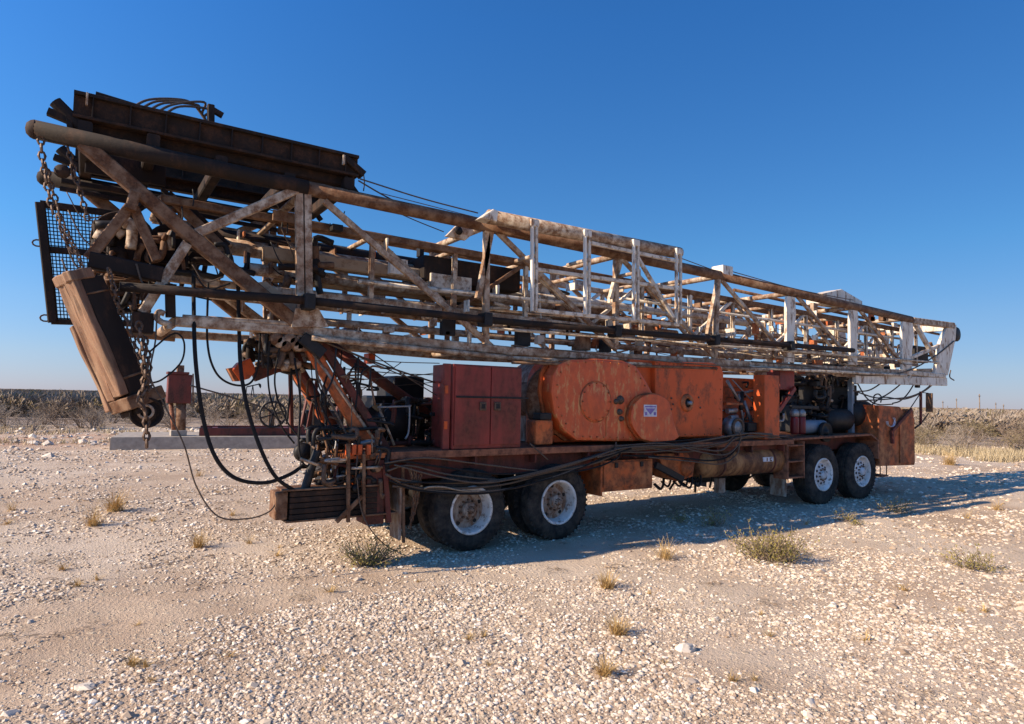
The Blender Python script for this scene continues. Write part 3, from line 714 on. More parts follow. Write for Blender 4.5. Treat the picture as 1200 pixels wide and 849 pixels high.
for k, (x_, z_, l) in enumerate(((852, 482, .25), (855, 490, .2), (870, 505, .35), (884, 500, .3))):
    p = P(x_, z_, .35); pipe('cylinder', p, p + Vector((l, 0, .02)), .045, 'steel' if k < 2 else 'black', tr_, 14)
for (xa, ya, xb, yb2, r_) in ((866, 462, 872, 500, .018), (872, 470, 880, 494, .03), (858, 445, 893, 483, .012), (852, 446, 866, 470, .03), (870, 460, 868, 480, .04)):
    pipe('control_rod', P(xa, ya, .5), P(xb, yb2, .45), r_, 'steel' if r_ < .035 else 'black', tr_, 8)
def clutter(par, x0, x1, y0, y1, z0, z1, n, mats, rad=(.012, .035), seed=1, name='pipework'):
    rr = random.Random(seed)
    for k in range(n):
        p = Vector((rr.uniform(x0, x1), rr.uniform(y0, y1), rr.uniform(z0, z1))); pts = [p]; 
        for j in range(rr.randint(2, 4)):
            d = rr.choice([Vector((1, 0, 0)), Vector((-1, 0, 0)), Vector((0, 1, 0)), Vector((0, 0, 1)), Vector((0, 0, -1))]) * rr.uniform(.08, .3) + Vector([rr.uniform(-.05, .05) for _ in range(3)])
            q = pts[-1] + d; q.x = min(max(q.x, x0), x1); q.y = min(max(q.y, y0), y1); q.z = min(max(q.z, z0), z1); pts.append(q)
        hose_obj(name, pts, rr.uniform(*rad), rr.choice(mats), par, 5, 6)
clutter(tr_, a.x - .2, c.x, .3, .85, 1.33, 2.35, 26, ['black', 'black', 'steel', 'chain'], (.012, .03), 5)
cbox('column', P(896, 470, .10).x, P(913.5, 470, .10).x, .10, .34, 1.29, P(905, 440, .1).z, 'orange', tr_, .008)
a2, c2 = P(914, 440, .45), P(931, 440, .45)
cbox('column_head', a2.x, c2.x, .45, .75, P(920, 457, .45).z, P(920, 432, .45).z, 'maroon', tr_, .01)
beam('column_brace', P(931, 455, .40), P(912, 482, .40), .06, .09, 'maroon', tr_)
cbox('cab_window_frame', P(913, 470, 2.1).x, P(948, 470, 2.1).x, 2.10, 2.14, 1.32, P(930, 482, 2.1).z, 'orange_rust', tr_, .01)

# ---- engine
en = empty('engine', (0, 0, 0), rig)
ex0, ex1 = P(946, 480, .6).x, P(1002, 480, .6).x
cbox('engine_block', ex0 + .25, ex1 - .1, .75, 1.55, 1.34, 1.95, 'black', en, .04)
cbox('cylinder_head', ex0 + .3, ex1 - .15, .85, 1.4, 1.96, 2.15, 'black', en, .03)
for k in range(4):
    xx = ex0 + .35 + k * .42; cbox('valve_cover', xx, xx + .34, .80, 1.3, 2.16, 2.28, 'steel' if k % 2 else 'black', en, .03)
pipe('exhaust_stack', (ex0 + .5, 1.3, 2.2), (ex0 + .5, 1.3, 2.62), .06, 'brown', en)
for k, px in enumerate((935.5, 943.5)):
    p = P(px, 500, .25); lathe('filter_can', (p.x, .33, 0), [(0, 1.36), (.075, 1.37), (.082, 1.40), (.082, 1.68), (.075, 1.70), (.06, 1.71)], 'filter', en, 20, 'z')
    lathe('filter_head', (p.x, .33, 0), [(.06, 1.712), (.085, 1.72), (.085, 1.80), (.05, 1.86), (0, 1.86)], 'steel', en, 20, 'z')
cbox('filter_rail', P(928, 484, .3).x, P(960, 484, .3).x, .3, .36, 1.87, 1.93, 'black', en, .008)
p = P(958, 502, .3); lathe('day_tank', (0, .45, 1.5), [(0, p.x - .45), (.12, p.x - .43), (.14, p.x - .38), (.14, p.x + .42), (.12, p.x + .47), (0, p.x + .49)], 'blue', en, 24, 'x')
q = P(966, 508, .25); lathe('belt_pulley', (q.x, .22, 1.40), [(0, -.04), (.05, -.04), (.06, 0), (.16, 0), (.2, -.03), (.2, .05), (0, .06)], 'black', en, 24)
p = P(1000, 493, .5); lathe('air_cleaner', (0, .55, 1.64), [(0, p.x - 1.1), (.2, p.x - 1.08), (.24, p.x - 1.0), (.24, p.x - .3), (.2, p.x - .24), (0, p.x - .22)], 'black', en, 28, 'x')
lathe('air_duct', (0, .6, 1.78), [(0, p.x - .1), (.26, p.x - .08), (.3, p.x + .02), (.3, p.x + .55), (.22, p.x + .8), (0, p.x + .82)], 'black', en, 28, 'x')
cbox('heat_shield', P(1012, 480, .62).x, P(1019, 480, .62).x + .25, .62, .66, 1.5, 1.98, 'orange', en, .01)
for x_ in (P(998.5, 470, .45).x,): cbox('radiator_post', x_, x_ + .10, .45, .55, 1.32, P(998, 438, .45).z, 'blue', en, .006)
cbox('radiator', ex1 + .1, ex1 + .28, .7, 1.9, 1.33, 2.42, 'black', en, .02)
cbox('dark_backing', ex0 + .1, ex1 + .1, 1.56, 1.62, 1.33, 2.56, 'black', en, .01)  # black sheet added behind the engine as dark backing for the gaps
cbox('front_cover', ex0 + .15, ex1 + .05, .78, .9, 1.36, 2.50, 'black', en, .03)
clutter(en, ex0, ex1 + .1, .45, 1.0, 1.45, 2.55, 110, ['black', 'black', 'black', 'black', 'chain', 'oily', 'black', 'worn'], (.014, .06), 8, 'engine_pipe')
rr = random.Random(4)
for k in range(26):
    x_, y_, z_ = rr.uniform(ex0, ex1), rr.uniform(.5, 1.4), rr.uniform(1.6, 2.4); cbox('engine_fitting', x_, x_ + rr.uniform(.06, .22), y_, y_ + rr.uniform(.05, .2), z_, z_ + rr.uniform(.05, .2), rr.choice(['black', 'black', 'oily', 'brown', 'worn']), en, .012)

# ---- low front cab
fc = empty('front_cab', (0, 0, 0), rig)
a, c = P(1031, 510, .02), P(1072, 510, .02); zt = P(1050, 480, .02).z
xa, xb = a.x, c.x
prism('cab_shell', [(xa, .66), (xb, .62), (xb, 1.86), (xb - .25, 1.90), (xb - .3, 1.72), (xa + .9, 1.95), (xa, 1.97)], .03, 2.42, 'orange_rust', fc, .02)
prism('front_panel', [(xa + .85, .70), (xb - .04, .66), (xb - .04, 1.70), (xa + 1.0, 1.78), (xa + .85, 1.55)], .005, .028, 'orange_rust', fc, .006)
beam('cab_stay', P(1046, 505, -.02), P(1068, 480, -.02), .05, .07, 'deckred', fc); beam('cab_stay', P(1045, 505, -.02), P(1046, 520, -.02), .05, .07, 'deckred', fc)
q = P(1044, 494, 0); mb = MB()
for k in range(10):
    t = math.pi * (1.0 + k / 9 * 1.1); t2 = math.pi * (1.0 + (k + 1) / 9 * 1.1)
    mb.add(*beam_geo((q.x + .17 * math.cos(t), .0, q.z + .12 * math.sin(t)), (q.x + .17 * math.cos(t2), .0, q.z + .12 * math.sin(t2)), .05, .006))
mb.build('painted_crest', 'sticker', fc)
cbox('lamp_box', P(1020, 480, .3).x, xa - .02, .3, .7, 1.60, 1.98, 'orange', fc, .02)
cbox('cab_step', xa + .05, xa + .35, .02, .3, .42, .46, 'deck', fc, .004)
for x_ in (xa + .06, xa + .33): pipe('step_bar', (x_, .05, .45), (x_, .05, .68), .012, 'deck', fc, 6)
p0, p1 = P(1079, 497, .0), P(1079, 459, .0); beam('mirror_post', p0, p1, .05, .05, 'deckred', fc)
q0, q1 = P(1089, 483, .0), P(1089, 461, .0); beam('mirror', q0, q1, .05, .14, 'brown', fc, .1)
pipe('mirror_stay', P(1079, 497, .0), P(1088, 485, .0), .015, 'black', fc, 6); pipe('mirror_stay', P(1064, 483, .0), P(1078, 462, .0), .012, 'black', fc, 6)
pipe('mirror_stay', P(1078, 460, .0), P(1088, 461, .0), .01, 'black', fc, 6); pipe('mirror_stay', P(1072, 502, .0), P(1079, 497, .0), .02, 'black', fc, 6)

# ================================================================== MAST (lower section, both truss planes)
ms = empty('mast', (0, 0, 0), rig)
def mm(kind, name, a, b, w, h, m, par=ms, Y=YN, mirror=True, m2=None):
    f = {'b': beam, 'c': channel}.get(kind)
    p0, p1 = P(a[0], a[1], Y), P(b[0], b[1], Y)
    def mk(p0, p1, mm_):
        if kind == 'p': return pipe(name, p0, p1, w, mm_, par)
        return f(name, p0, p1, w, h, mm_, par)
    o = mk(p0, p1, m)
    if mirror:
        q0, q1 = p0.copy(), p1.copy(); q0.y = q1.y = YN + YF - Y; mk(q0, q1, m2 or m)
    return p0, p1
# top and bottom chords in their visible lengths (colour changes along them)
tc0 = P(40, 152, YN); tca = P(95, 163, YN); tcb = P(360, 221, YN); tcc = P(560, 263, YN); tcd = P(842, 323, YN); tce = P(1067, 375, YN)
for Y in (YN, YF):
    def yy(p): q = p.copy(); q.y = Y; return q
    pipe('chord', yy(tc0), yy(tcb), .09, 'oily', ms, 16); lathe('chord_cap', (tc0.x, Y, tc0.z), [(0, -.07), (.05, -.06), (.08, -.03), (.092, 0)], 'oily', ms, 16, 'x')
    pipe('chord', yy(tcb), yy(tcc), .085, 'brown', ms, 16); pipe('chord', yy(tcc), yy(tcd), .085, 'brown', ms, 16); pipe('chord', yy(tcd), yy(tce), .085, 'brown', ms, 16)
bc0 = P(205, 377, YN); bc1 = P(365, 389, YN); bc2 = P(600, 412, YN); bc3 = P(860, 426, YN); bc4 = P(1062, 437, YN)
for Y in (YN, YF):
    def yy(p): q = p.copy(); q.y = Y; return q
    beam('chord', yy(bc0), yy(bc1), .10, .10, 'worn', ms); beam('chord', yy(bc1), yy(bc2), .12, .12, 'worn', ms); beam('chord', yy(bc2), yy(bc3), .12, .12, 'worn', ms); beam('chord', yy(bc3), yy(bc4), .11, .11, 'worn', ms)
# end section
mm('b', 'chord', (1069, 376), (1116, 382), .13, .15, 'worn'); mm('b', 'chord', (1062, 437), (1106, 441), .11, .11, 'white')
for Y in (YN, YF):
    prism('end_plate', [(x, z) for x, z in px_poly([(1110, 379), (1119, 381), (1118, 397), (1109, 440), (1094, 438), (1100, 402)], YN)], Y - .04, Y + .04, 'clean', ms, .01)
beam('end_beam', (P(1113, 384, YN).x, YN + .05, P(1113, 384, YN).z), (P(1113, 384, YN).x, YF - .05, P(1113, 384, YN).z), .10, .16, 'clean', ms); beam('end_beam', (P(1103, 436, YN).x, YN + .05, P(1103, 436, YN).z), (P(1103, 436, YN).x, YF - .05, P(1103, 436, YN).z), .10, .18, 'white', ms)

# big leg diagonals at the left
mm('b', 'leg_diagonal', (97, 168), (228, 281), .12, .14, 'brown'); mm('b', 'leg_diagonal', (228, 281), (357, 388), .12, .15, 'brown')
mm('b', 'leg_diagonal', (250, 300), (368, 392), .10, .12, 'worn', Y=YN + .18, mirror=True)
mm('b', 'brace', (152, 243), (104, 303), .09, .10, 'brown'); mm('b', 'brace', (157, 244), (184, 305), .08, .09, 'brown')
mm('b', 'gusset_plate', (158, 228), (152, 248), .10, .24, 'brown')
mm('b', 'beam', (104, 305), (190, 323), .12, .16, 'oily')
mm('b', 'brace', (347, 223), (226, 276), .09, .10, 'worn'); mm('b', 'brace', (219, 286), (167, 367), .09, .10, 'worn')
mm('b', 'brace', (200, 232), (270, 300), .08, .10, 'brown', Y=YN + .5, mirror=False)
for x_, y0_, y1_ in ((350, 222, 384), (360, 224, 386)): mm('c', 'post', (x_, y0_), (x_ + 2, y1_), .08, .07, 'worn')
mm('b', 'brace', (380, 236), (580, 410), .055, .075, 'worn'); 
mm('c', 'post', (576, 268), (560, 350), .07, .07, 'worn'); mm('c', 'post', (570, 268), (569, 410), .08, .07, 'worn')
mm('b', 'brace', (581, 270), (722, 410), .06, .075, 'worn')
mm('c', 'post', (728, 302), (715, 350), .07, .06, 'white'); mm('c', 'post', (722, 302), (721, 410), .08, .07, 'worn')
mm('b', 'brace', (728, 303), (838, 420), .055, .07, 'worn')
mm('c', 'post', (842, 325), (829, 392), .07, .06, 'worn'); mm('c', 'post', (841, 326), (837, 422), .08, .08, 'worn')
mm('b', 'brace', (845, 328), (929, 426), .055, .07, 'worn')
mm('b', 'brace', (934, 347), (1002, 428), .06, .07, 'worn'); mm('b', 'brace', (1007, 363), (1060, 430), .06, .07, 'worn'); mm('b', 'brace', (1071, 377), (1104, 436), .09, .10, 'white')
def lens(x, yt, yb_, wpx, m):               # flat stiffener posts, wide in the middle
    for Y in (YN, YF):
        a, b = P(x, yt, YN), P(x, yb_, YN); w = (P(x + wpx / 2, yt, YN).x - P(x - wpx / 2, yt, YN).x) / 2; x_ = (a.x + b.x) / 2; h = a.z - b.z
        prism('post_plate', [(x_ - w * .8, a.z), (x_ + w * .8, a.z), (x_ + w, a.z - h * .25), (x_ + w * .6, a.z - h * .6), (x_ + w * .6, b.z), (x_ - w, b.z), (x_ - w, a.z - h * .2)], Y - .03, Y + .03, m, ms, .006)
lens(926, 348, 425, 11, 'clean'); lens(1000, 364, 428, 10, 'clean'); lens(1063, 378, 434, 14, 'clean')
# cross tubes between the two planes
for (x_, y_) in ((228, 281), (360, 222), (570, 265), (722, 300), (842, 324), (926, 344), (1000, 361), (1063, 374), (1114, 381)):
    a = P(x_, y_, YN); b = a.copy(); b.y = YF; pipe('cross_tube', a, b, .05, 'worn', ms, 10)
for (x_, y_) in ((205, 377), (365, 389), (570, 409), (722, 418), (838, 424), (926, 430), (1000, 434), (1063, 437), (1106, 441)):
    a = P(x_, y_, YN); b = a.copy(); b.y = YF; pipe('cross_tube', a, b, .05, 'worn', ms, 10)
cxs = [P(x_, 400, YN).x for x_ in (365, 570, 722, 838, 926, 1000, 1063, 1106)]
for i in range(len(cxs) - 1):                # lacing in plan, top and bottom
    z1_ = 2.60; a, b = (YN, YF) if i % 2 else (YF, YN)
    beam('lacing', (cxs[i], a, z1_), (cxs[i + 1], b, z1_), .06, .06, 'worn', ms)
# end frame at the tip: rails, bearing plates and the cable guide
mm('b', 'tip_rail', (1066, 441), (1062, 446), .1, .1, 'white'); 
e0, e1 = P(1001, 441, YN), P(1108, 446, YN)
beam('tip_base', e0 + Vector((0, 0, -.06)), e1 + Vector((0, 0, -.04)), .08, .20, 'clean', ms)
for k in range(7):
    x_ = e0.x + (e1.x - e0.x) * (k + .5) / 7; beam('tip_lacing', (x_ - .25, YN + .1, e0.z - .02), (x_ + .25, YF - .1, e0.z - .02), .09, .05, 'clean' if k % 2 else 'worn', ms)
beam('tip_brace', P(1066, 420, YN), P(1103, 404, YN), .07, .08, 'white', ms); beam('tip_brace', P(1090, 402, YN + .6), P(1103, 436, YN + .6), .07, .08, 'brown', ms)
cbox('tip_block', P(1072, 415, .6).x, P(1088, 415, .6).x, .6, .9, P(1080, 425, .6).z, P(1080, 406, .6).z, 'black', ms, .02)
lathe('tip_sheave', P(1120, 392, .6), [(0, -.05), (.18, -.05), (.2, -.02), (.16, 0), (.2, .02), (.18, .05), (0, .05)], 'black', ms, 24)

# crown beams folded over the top left
cr = empty('top_beams', (0, 0, 0), rig)
for Y in (YN + .10, YF - .10):
    m1 = 'oily'
    a, b = P(86, 124, YN + .10), P(418, 197, YN + .10); a.y = b.y = Y
    beam('top_beam', a, b, .06, .23, 'rustdark', cr, .05)
    up_ = Vector((0, 0, .115)); beam('flange', a + up_, b + up_, .16, .035, m1, cr, .1); beam('flange', a - up_, b - up_, .15, .03, 'rustdark', cr, .1)
    for k in range(9):
        q = a.lerp(b, (k + .5) / 9); beam('stiffener', q + Vector((0, -.05, -.10)), q + Vector((0, -.05, .10)), .012, .05, m1, cr, .1)
    a, b = P(90, 145, YN + .10), P(415, 213, YN + .10); a.y = b.y = Y; beam('under_beam', a + Vector((0, .12, 0)), b + Vector((0, .12, 0)), .14, .13, 'rustdark', cr)
    a, b = P(66, 121, YN + .10), P(95, 150, YN + .10); a.y = b.y = Y; o = link('pin_tube', *tube_geo([a - (b - a) * .04, a, a.lerp(b, .05), b], .062, 12), m1, cr); 
    a, b = P(56, 131, YN + .10), P(92, 146, YN + .10); a.y = b.y = Y; beam('stop_bar', a, b, .08, .07, m1, cr)
    a, b = P(79, 132, YN + .10), P(85, 166, YN + .10); a.y = b.y = Y; beam('hanger_plate', a, b, .05, .10, m1, cr)
    a, b = P(112, 112, YN + .10), P(165, 128, YN + .10); a.y = b.y = Y; beam('wedge_plate', a, b, .10, .05, m1, cr)
    a, b = P(402, 186, YN + .10), P(425, 206, YN + .10); a.y = b.y = Y; beam('end_plate', a, b, .16, .08, m1, cr)
    a, b = P(407, 205, YN), P(422, 226, YN); a.y = b.y = Y; beam('bracket', a, b, .06, .06, m1, cr); 
for x_, y_ in ((100, 150), (180, 165), (260, 190), (340, 210), (410, 215)):
    a = P(x_, y_, YN); b = a.copy(); b.y = YF; beam('cross_beam', a, b, .12, .14, 'oily', cr)
for (x_, y_) in ((403, 192),): cbox('pale_clip', P(401.5, 188, YN).x, P(404, 188, YN).x, YN - .02, YN + .02, P(402, 193, YN).z, P(402, 182, YN).z, 'worn', cr, .003)
cbox('pale_clip', P(101, 112, YN).x, P(103.5, 112, YN).x, YN - .02, YN + .02, P(102, 124, YN).z, P(102, 109, YN).z, 'worn', cr, .003)
cbox('head_plate', P(100, 190, 1.2).x, P(195, 190, 1.2).x, 1.15, 1.2, P(150, 212, 1.2).z, P(150, 175, 1.2).z, 'oily', cr, .01)
# rails just above the far chord
for (a, b, Y, w) in (((72, 212), (352, 262), 1.60, .06), ((70, 221), (345, 274), YF - .1, .05)):
    beam('rail', P(*a, Y), P(*b, Y), w, w, 'oily', cr)
# bent hoops on top of the beams
for k in range(5):
    x_ = 150 + k * 9; h = [P(x_ + 2, 128 + k * 2.5, .5), P(x_ + 25, 117 + k * 2, .6), P(x_ + 62, 117 + k * 3 - (6 if k == 3 else 0), .7), P(x_ + 78 - k * 6, 124 + k * 3, .8), P(242, 143, .8)]
    hose_obj('hoop', h, .014, 'cable', cr, 6, 6)
beam('hoop_post', P(247, 146, .6), P(247, 124, .6), .07, .09, 'oily', cr); beam('hoop_post', P(244, 126, .6), P(261, 136, .6), .06, .06, 'oily', cr)

# ---- upper mast section telescoped inside
um = empty('inner_mast', (0, 0, 0), rig)
IN, IF_ = .62, 1.62; xs = [-3.6 + i * 1.2 for i in range(15)]
def zt_i(x): return 3.98 - .012 * x
def zb_i(x): return 3.14 - .010 * x
for Y in (IN, IF_):
    beam('chord', (xs[0], Y, zt_i(xs[0])), (xs[-1], Y, zt_i(xs[-1])), .09, .09, 'brown' if Y == IN else 'worn', um)
    beam('chord', (xs[0], Y, zb_i(xs[0])), (xs[-1], Y, zb_i(xs[-1])), .08, .08, 'worn', um)
    for i, x in enumerate(xs):
        if i in (0, 1): continue
        (channel)('post', (x, Y, zb_i(x)), (x, Y, zt_i(x)), .06, .06, ('clean' if i % 2 else 'white') if x > 1.0 else 'worn', um)
        if i < len(xs) - 1:
            x2 = xs[i + 1]
            if i % 2: beam('brace', (x, Y, zb_i(x)), (x2, Y, zt_i(x2)), .055, .055, 'clean' if x > 1.0 else 'brown', um)
            else: beam('brace', (x, Y, zt_i(x)), (x2, Y, zb_i(x2)), .055, .055, 'worn', um)
for i, x in enumerate(xs):
    pipe('cross_tube', (x, IN, zt_i(x)), (x, IF_, zt_i(x)), .035, 'worn', um, 8); pipe('cross_tube', (x, IN, zb_i(x)), (x, IF_, zb_i(x)), .035, 'white', um, 8)
    if 1 < i < len(xs) - 1: beam('lacing', (x, IN if i % 2 else IF_, zb_i(x)), (xs[i + 1], IF_ if i % 2 else IN, zb_i(x)), .05, .04, 'white', um)
# hydraulic tubes lying inside
for (xa, xb, y_, z_, r_, m_) in ((-3.0, 1.2, 1.15, 3.72, .10, 'worn'), (-2.6, 3.4, 1.0, 3.45, .075, 'worn'), (-2.4, 5.2, 1.3, 3.26, .065, 'worn'), (-3.2, .2, 1.45, 3.90, .09, 'oily'), (0.5, 7.5, 1.1, 3.60, .07, 'white'), (3.0, 10.5, .95, 3.38, .05, 'brown'), (-1.8, 6.8, .8, 2.86, .05, 'worn'), (4.5, 13.0, 1.2, 2.95, .06, 'white')):
    pipe('ram_tube', (xa, y_, z_), (xb, y_, z_), r_, m_, um, 14)
for (xa, xb, z_, h_, y_) in ((-2.45, -.1, 3.66, .17, 1.0), (-2.3, 1.0, 3.42, .13, 1.15), (-2.2, 1.5, 3.20, .11, .95)):
    beam('ram_housing', (xa, y_, z_), (xb, y_, z_ - .02), .2, h_, 'tan', um)
prism('gusset_plate', px_poly([(292, 332), (312, 330), (372, 376), (380, 388), (338, 386)], .52), .52, .55, 'tan', ms, .004)
prism('gusset_plate', px_poly([(345, 362), (372, 362), (384, 384), (340, 384)], .27), .22, .24, 'worn', ms, .004)
cbox('ram_housing', P(505, 330, .7).x, P(553, 330, .7).x, .7, 1.0, P(530, 345, .7).z, P(530, 323, .7).z, 'white', um, .01)
cbox('crown_block', -.4, 1.2, .75, 1.5, 3.55, 3.9, 'oily', um, .03)
cbox('crown_block', 2.0, 3.2, .8, 1.4, 3.25, 3.5, 'brown', um, .03)
clutter(um, -3.6, -1.6, .5, 1.7, 3.15, 4.0, 34, ['oily', 'brown', 'black', 'worn', 'chain'], (.015, .05), 21, 'rigging_piece')
clutter(um, .0, 13.0, .6, 1.6, 2.75, 3.85, 90, ['worn', 'white', 'brown', 'black', 'black', 'chain', 'clean'], (.012, .03), 22, 'rigging_piece')
rr = random.Random(77)
for k in range(70):                          # brackets, clamps and plates bolted along both sections
    x = rr.uniform(-2.6, 13.2); y = rr.choice([.45, .62, 1.1, 1.62, 1.8]); z = rr.choice([2.72, 2.78, 3.16, 3.3, 3.55, 3.95])
    cbox('clamp_plate', x, x + rr.uniform(.06, .26), y, y + rr.uniform(.03, .12), z, z + rr.uniform(.06, .22), rr.choice(['clean', 'white', 'worn', 'brown', 'black', 'orange_rust']), um, .006)
for k in range(240):                         # thin plates facing along the mast, added to catch sun as bright patches
    x = rr.uniform(-.5, 13.6) if k % 5 else rr.uniform(-2.8, -.5); y = rr.uniform(.35, 1.85); z = rr.choice([2.60, 2.70, 2.9, 3.12, 3.22, 3.4, 3.62, 3.8]); w_ = rr.uniform(.06, .24); h_ = rr.uniform(.05, .18)
    cbox('sun_catch_plate', x, x + .02, y, y + w_, z, z + h_, rr.choice(['clean', 'clean', 'white', 'worn', 'brown', 'orange_rust']), um, 0)
for i, (x, m_) in enumerate(((-3.9, 'oily'), (-3.4, 'oily'), (1.9, 'white'), (5.6, 'worn'))):
    lathe('sheave', (x, 1.1, 3.62 - .05 * i), [(.0, -.05), (.10, -.05), (.12, -.03), (.26, -.02), (.30, -.06), (.31, -.05), (.28, 0), (.31, .05), (.30, .06), (.26, .02), (.12, .03), (0, .05)], m_, um, 28)

# ---- dark standpipe rail along the near side, bracket blocks
sr = [P(140, 336, .12), P(355, 352, .12), P(600, 378, .12), P(830, 397, .12), P(1000, 411, .12)]
for a, b in zip(sr, sr[1:]): pipe('standpipe', a, b, .048, 'oily', ms, 12)
for x_, y_ in ((362, 353), (570, 374), (722, 388), (838, 398), (926, 405)):
    q = P(x_, y_, .12); cbox('pipe_clamp', q.x - .06, q.x + .06, .05, .26, q.z - .10, q.z + .08, 'black', ms, .015)
q = P(168, 379, .3); cbox('foot_block', P(154, 379, .3).x, P(180, 379, .3).x, .22, .46, P(168, 392, .3).z, P(168, 367, .3).z, 'oily', ms, .02)
beam('foot_link', P(199, 334, .25), P(200, 372, .25), .09, .10, 'oily', ms)
hose_obj('hook', [P(193, 368, .2), P(186, 366, .2), P(184, 373, .2), P(190, 378, .2), P(198, 380, .2), P(199, 386, .2)], .03, 'worn', ms, 6, 8)
beam('far_foot_chord', P(128, 388, YF), P(205, 396, YF), .10, .10, 'brown', ms)
pipe('pale_edge_pipe', P(214, 372, .28), P(360, 381, .28), .03, 'worn', ms, 10)
# second chord under the first with spacers, long thin pipes
for (a, b, Y, r_, m_) in (((365, 396), (600, 420), .2, .035, 'worn'), ((600, 420), (900, 434), .2, .03, 'worn'), ((370, 345), (1060, 408), .8, .03, 'worn'), ((575, 385), (1100, 425), .25, .022, 'white'), ((420, 330), (820, 372), .45, .03, 'white'),
                          ((600, 425), (840, 432), .1, .022, 'brown'), ((880, 431), (1062, 440), .2, .03, 'white'), ((730, 350), (1060, 398), .5, .026, 'clean'), ((860, 340), (1100, 392), 1.2, .035, 'brown')):
    pipe('line_pipe', P(*a, Y), P(*b, Y), r_, m_, ms, 8)
# small white boxes on the top chord
cbox('top_bracket', P(843, 318, YN).x, P(855, 318, YN).x, YN - .08, YN + .18, P(848, 325, YN).z, P(848, 312, YN).z, 'clean', ms, .02)
a, c = P(957, 348, .7), P(1003, 348, .7)
prism('top_cover', [(a.x, P(957, 356, .7).z), (c.x, P(1003, 362, .7).z), (c.x, P(1003, 354, .7).z), (P(979, 340, .7).x, P(979, 340, .7).z), (a.x, P(957, 345, .7).z)], .55, .95, 'clean', ms, .02)
prism('hole_bracket', px_poly([(522, 277), (535, 264), (558, 271), (545, 282)], .6), .58, .64, 'white', ms, .01)
q = P(538, 270.5, .57); lathe('bracket_hole', (q.x, .578, q.z), [(0, -.004), (.06, -.004), (.06, 0)], 'black', ms, 14)

# ---- racking board folded on the near side
rb = empty('racking_board', (0, 0, 0), rig); YR = -.10
pipe('top_rail', P(572, 254, YR + .1), P(796, 297, YR + .1), .095, 'worn', rb, 14)
prism('rail_cap', px_poly([(560, 257), (574, 247), (580, 249), (578, 262), (566, 259)], YR + .1), YR, YR + .2, 'clean', rb, .02)
for (x_, y0_, y1_) in ((626, 262, 365), (688, 274, 369), (745, 285, 376), (795, 295, 380)):
    for dx in (-2.4, 2.4): beam('finger_post', P(x_ + dx, y0_, YR), P(x_ + dx, y1_, YR), .035, .05, 'clean' if dx < 0 else 'white', rb)
    q = P(x_, y0_, YR); cbox('post_cap', q.x - .07, q.x + .07, YR - .03, YR + .12, q.z - .05, q.z + .05, 'clean', rb, .015)
for a, b in (((628, 316), (795, 339)), ((692, 285), (795, 307)), ((628, 364), (795, 381))): beam('finger_rail', P(*a, YR + .03), P(*b, YR + .03), .05, .055, 'white', rb)
beam('finger_brace', P(747, 302, YR + .02), P(793, 379, YR + .02), .05, .06, 'white', rb)
for x_, y0_ in ((626, 300), (688, 305), (745, 320), (795, 330)):
    a = P(x_, y0_, YR); b = a + Vector((0, .45, 0)); pipe('standoff', a, b, .03, 'worn', rb, 8)

# ---- raising legs, rear structure
lg = empty('raising_frame', (0, 0, 0), rig)
beam('raising_leg', P(360, 402, .35), P(432, 522, .35), .11, .14, 'orange_rust', lg); beam('raising_leg', P(377, 402, .42), P(455, 531, .30), .09, .10, 'deckred', lg)
pipe('lift_ram', P(384, 403, 1.1), P(522, 500, 1.1), .075, 'deckred', lg, 12)
beam('raising_leg', P(340, 425, YF), P(398, 520, YF), .12, .14, 'orange_rust', lg); pipe('lift_ram', P(338, 410, 1.6), P(392, 500, 1.6), .06, 'deckred', lg, 12)
beam('stay_bar', P(340, 430, 1.8), P(342, 508, 1.8), .05, .05, 'deckred', lg); beam('stay_bar', P(372, 445, 1.8), P(360, 508, 1.8), .05, .05, 'deckred', lg)
beam('arm', P(296, 440, .85), P(352, 418, .85), .10, .16, 'deckred', lg)
ob = [(272, 434), (280, 425), (293, 420), (298, 429), (299, 436), (292, 444), (281, 447), (277, 441)]
prism('orange_box', px_poly(ob, .8), .78, .98, 'orange', lg, .012); prism('box_flange', px_poly([(267, 432), (272, 431), (280, 447), (275, 447)], .8), .80, .96, 'orange_rust', lg, .006)
clutter(lg, -2.5, -1.8, .25, 1.9, 2.25, 2.62, 60, ['brown', 'black', 'worn', 'chain', 'oily'], (.015, .05), 31, 'linkage')
for k in range(9):
    q = P(325 + k * 5, 394 + (k % 3) * 4, .28); lathe('bearing', (q.x, .30, q.z - .03), [(0, -.05), (.05, -.05), (.07, -.03), (.07, .04)], 'worn' if k % 2 else 'brown', lg, 14)
prism('pivot_plate', px_poly([(318, 398), (352, 398), (345, 424), (330, 420)], .8), .80, .86, 'brown', lg, .01)
cbox('pivot_block', -2.2, -1.9, .25, .55, 2.45, 2.62, 'brown', lg, .02)
for Y in (.25, YF): beam('pivot_arm', (-2.15, Y, 2.60), (-1.9, Y, 2.42), .1, .14, 'black', lg)
pipe('brace_rod', P(365, 412, .3), P(470, 560, .3), .02, 'worn', lg, 6)

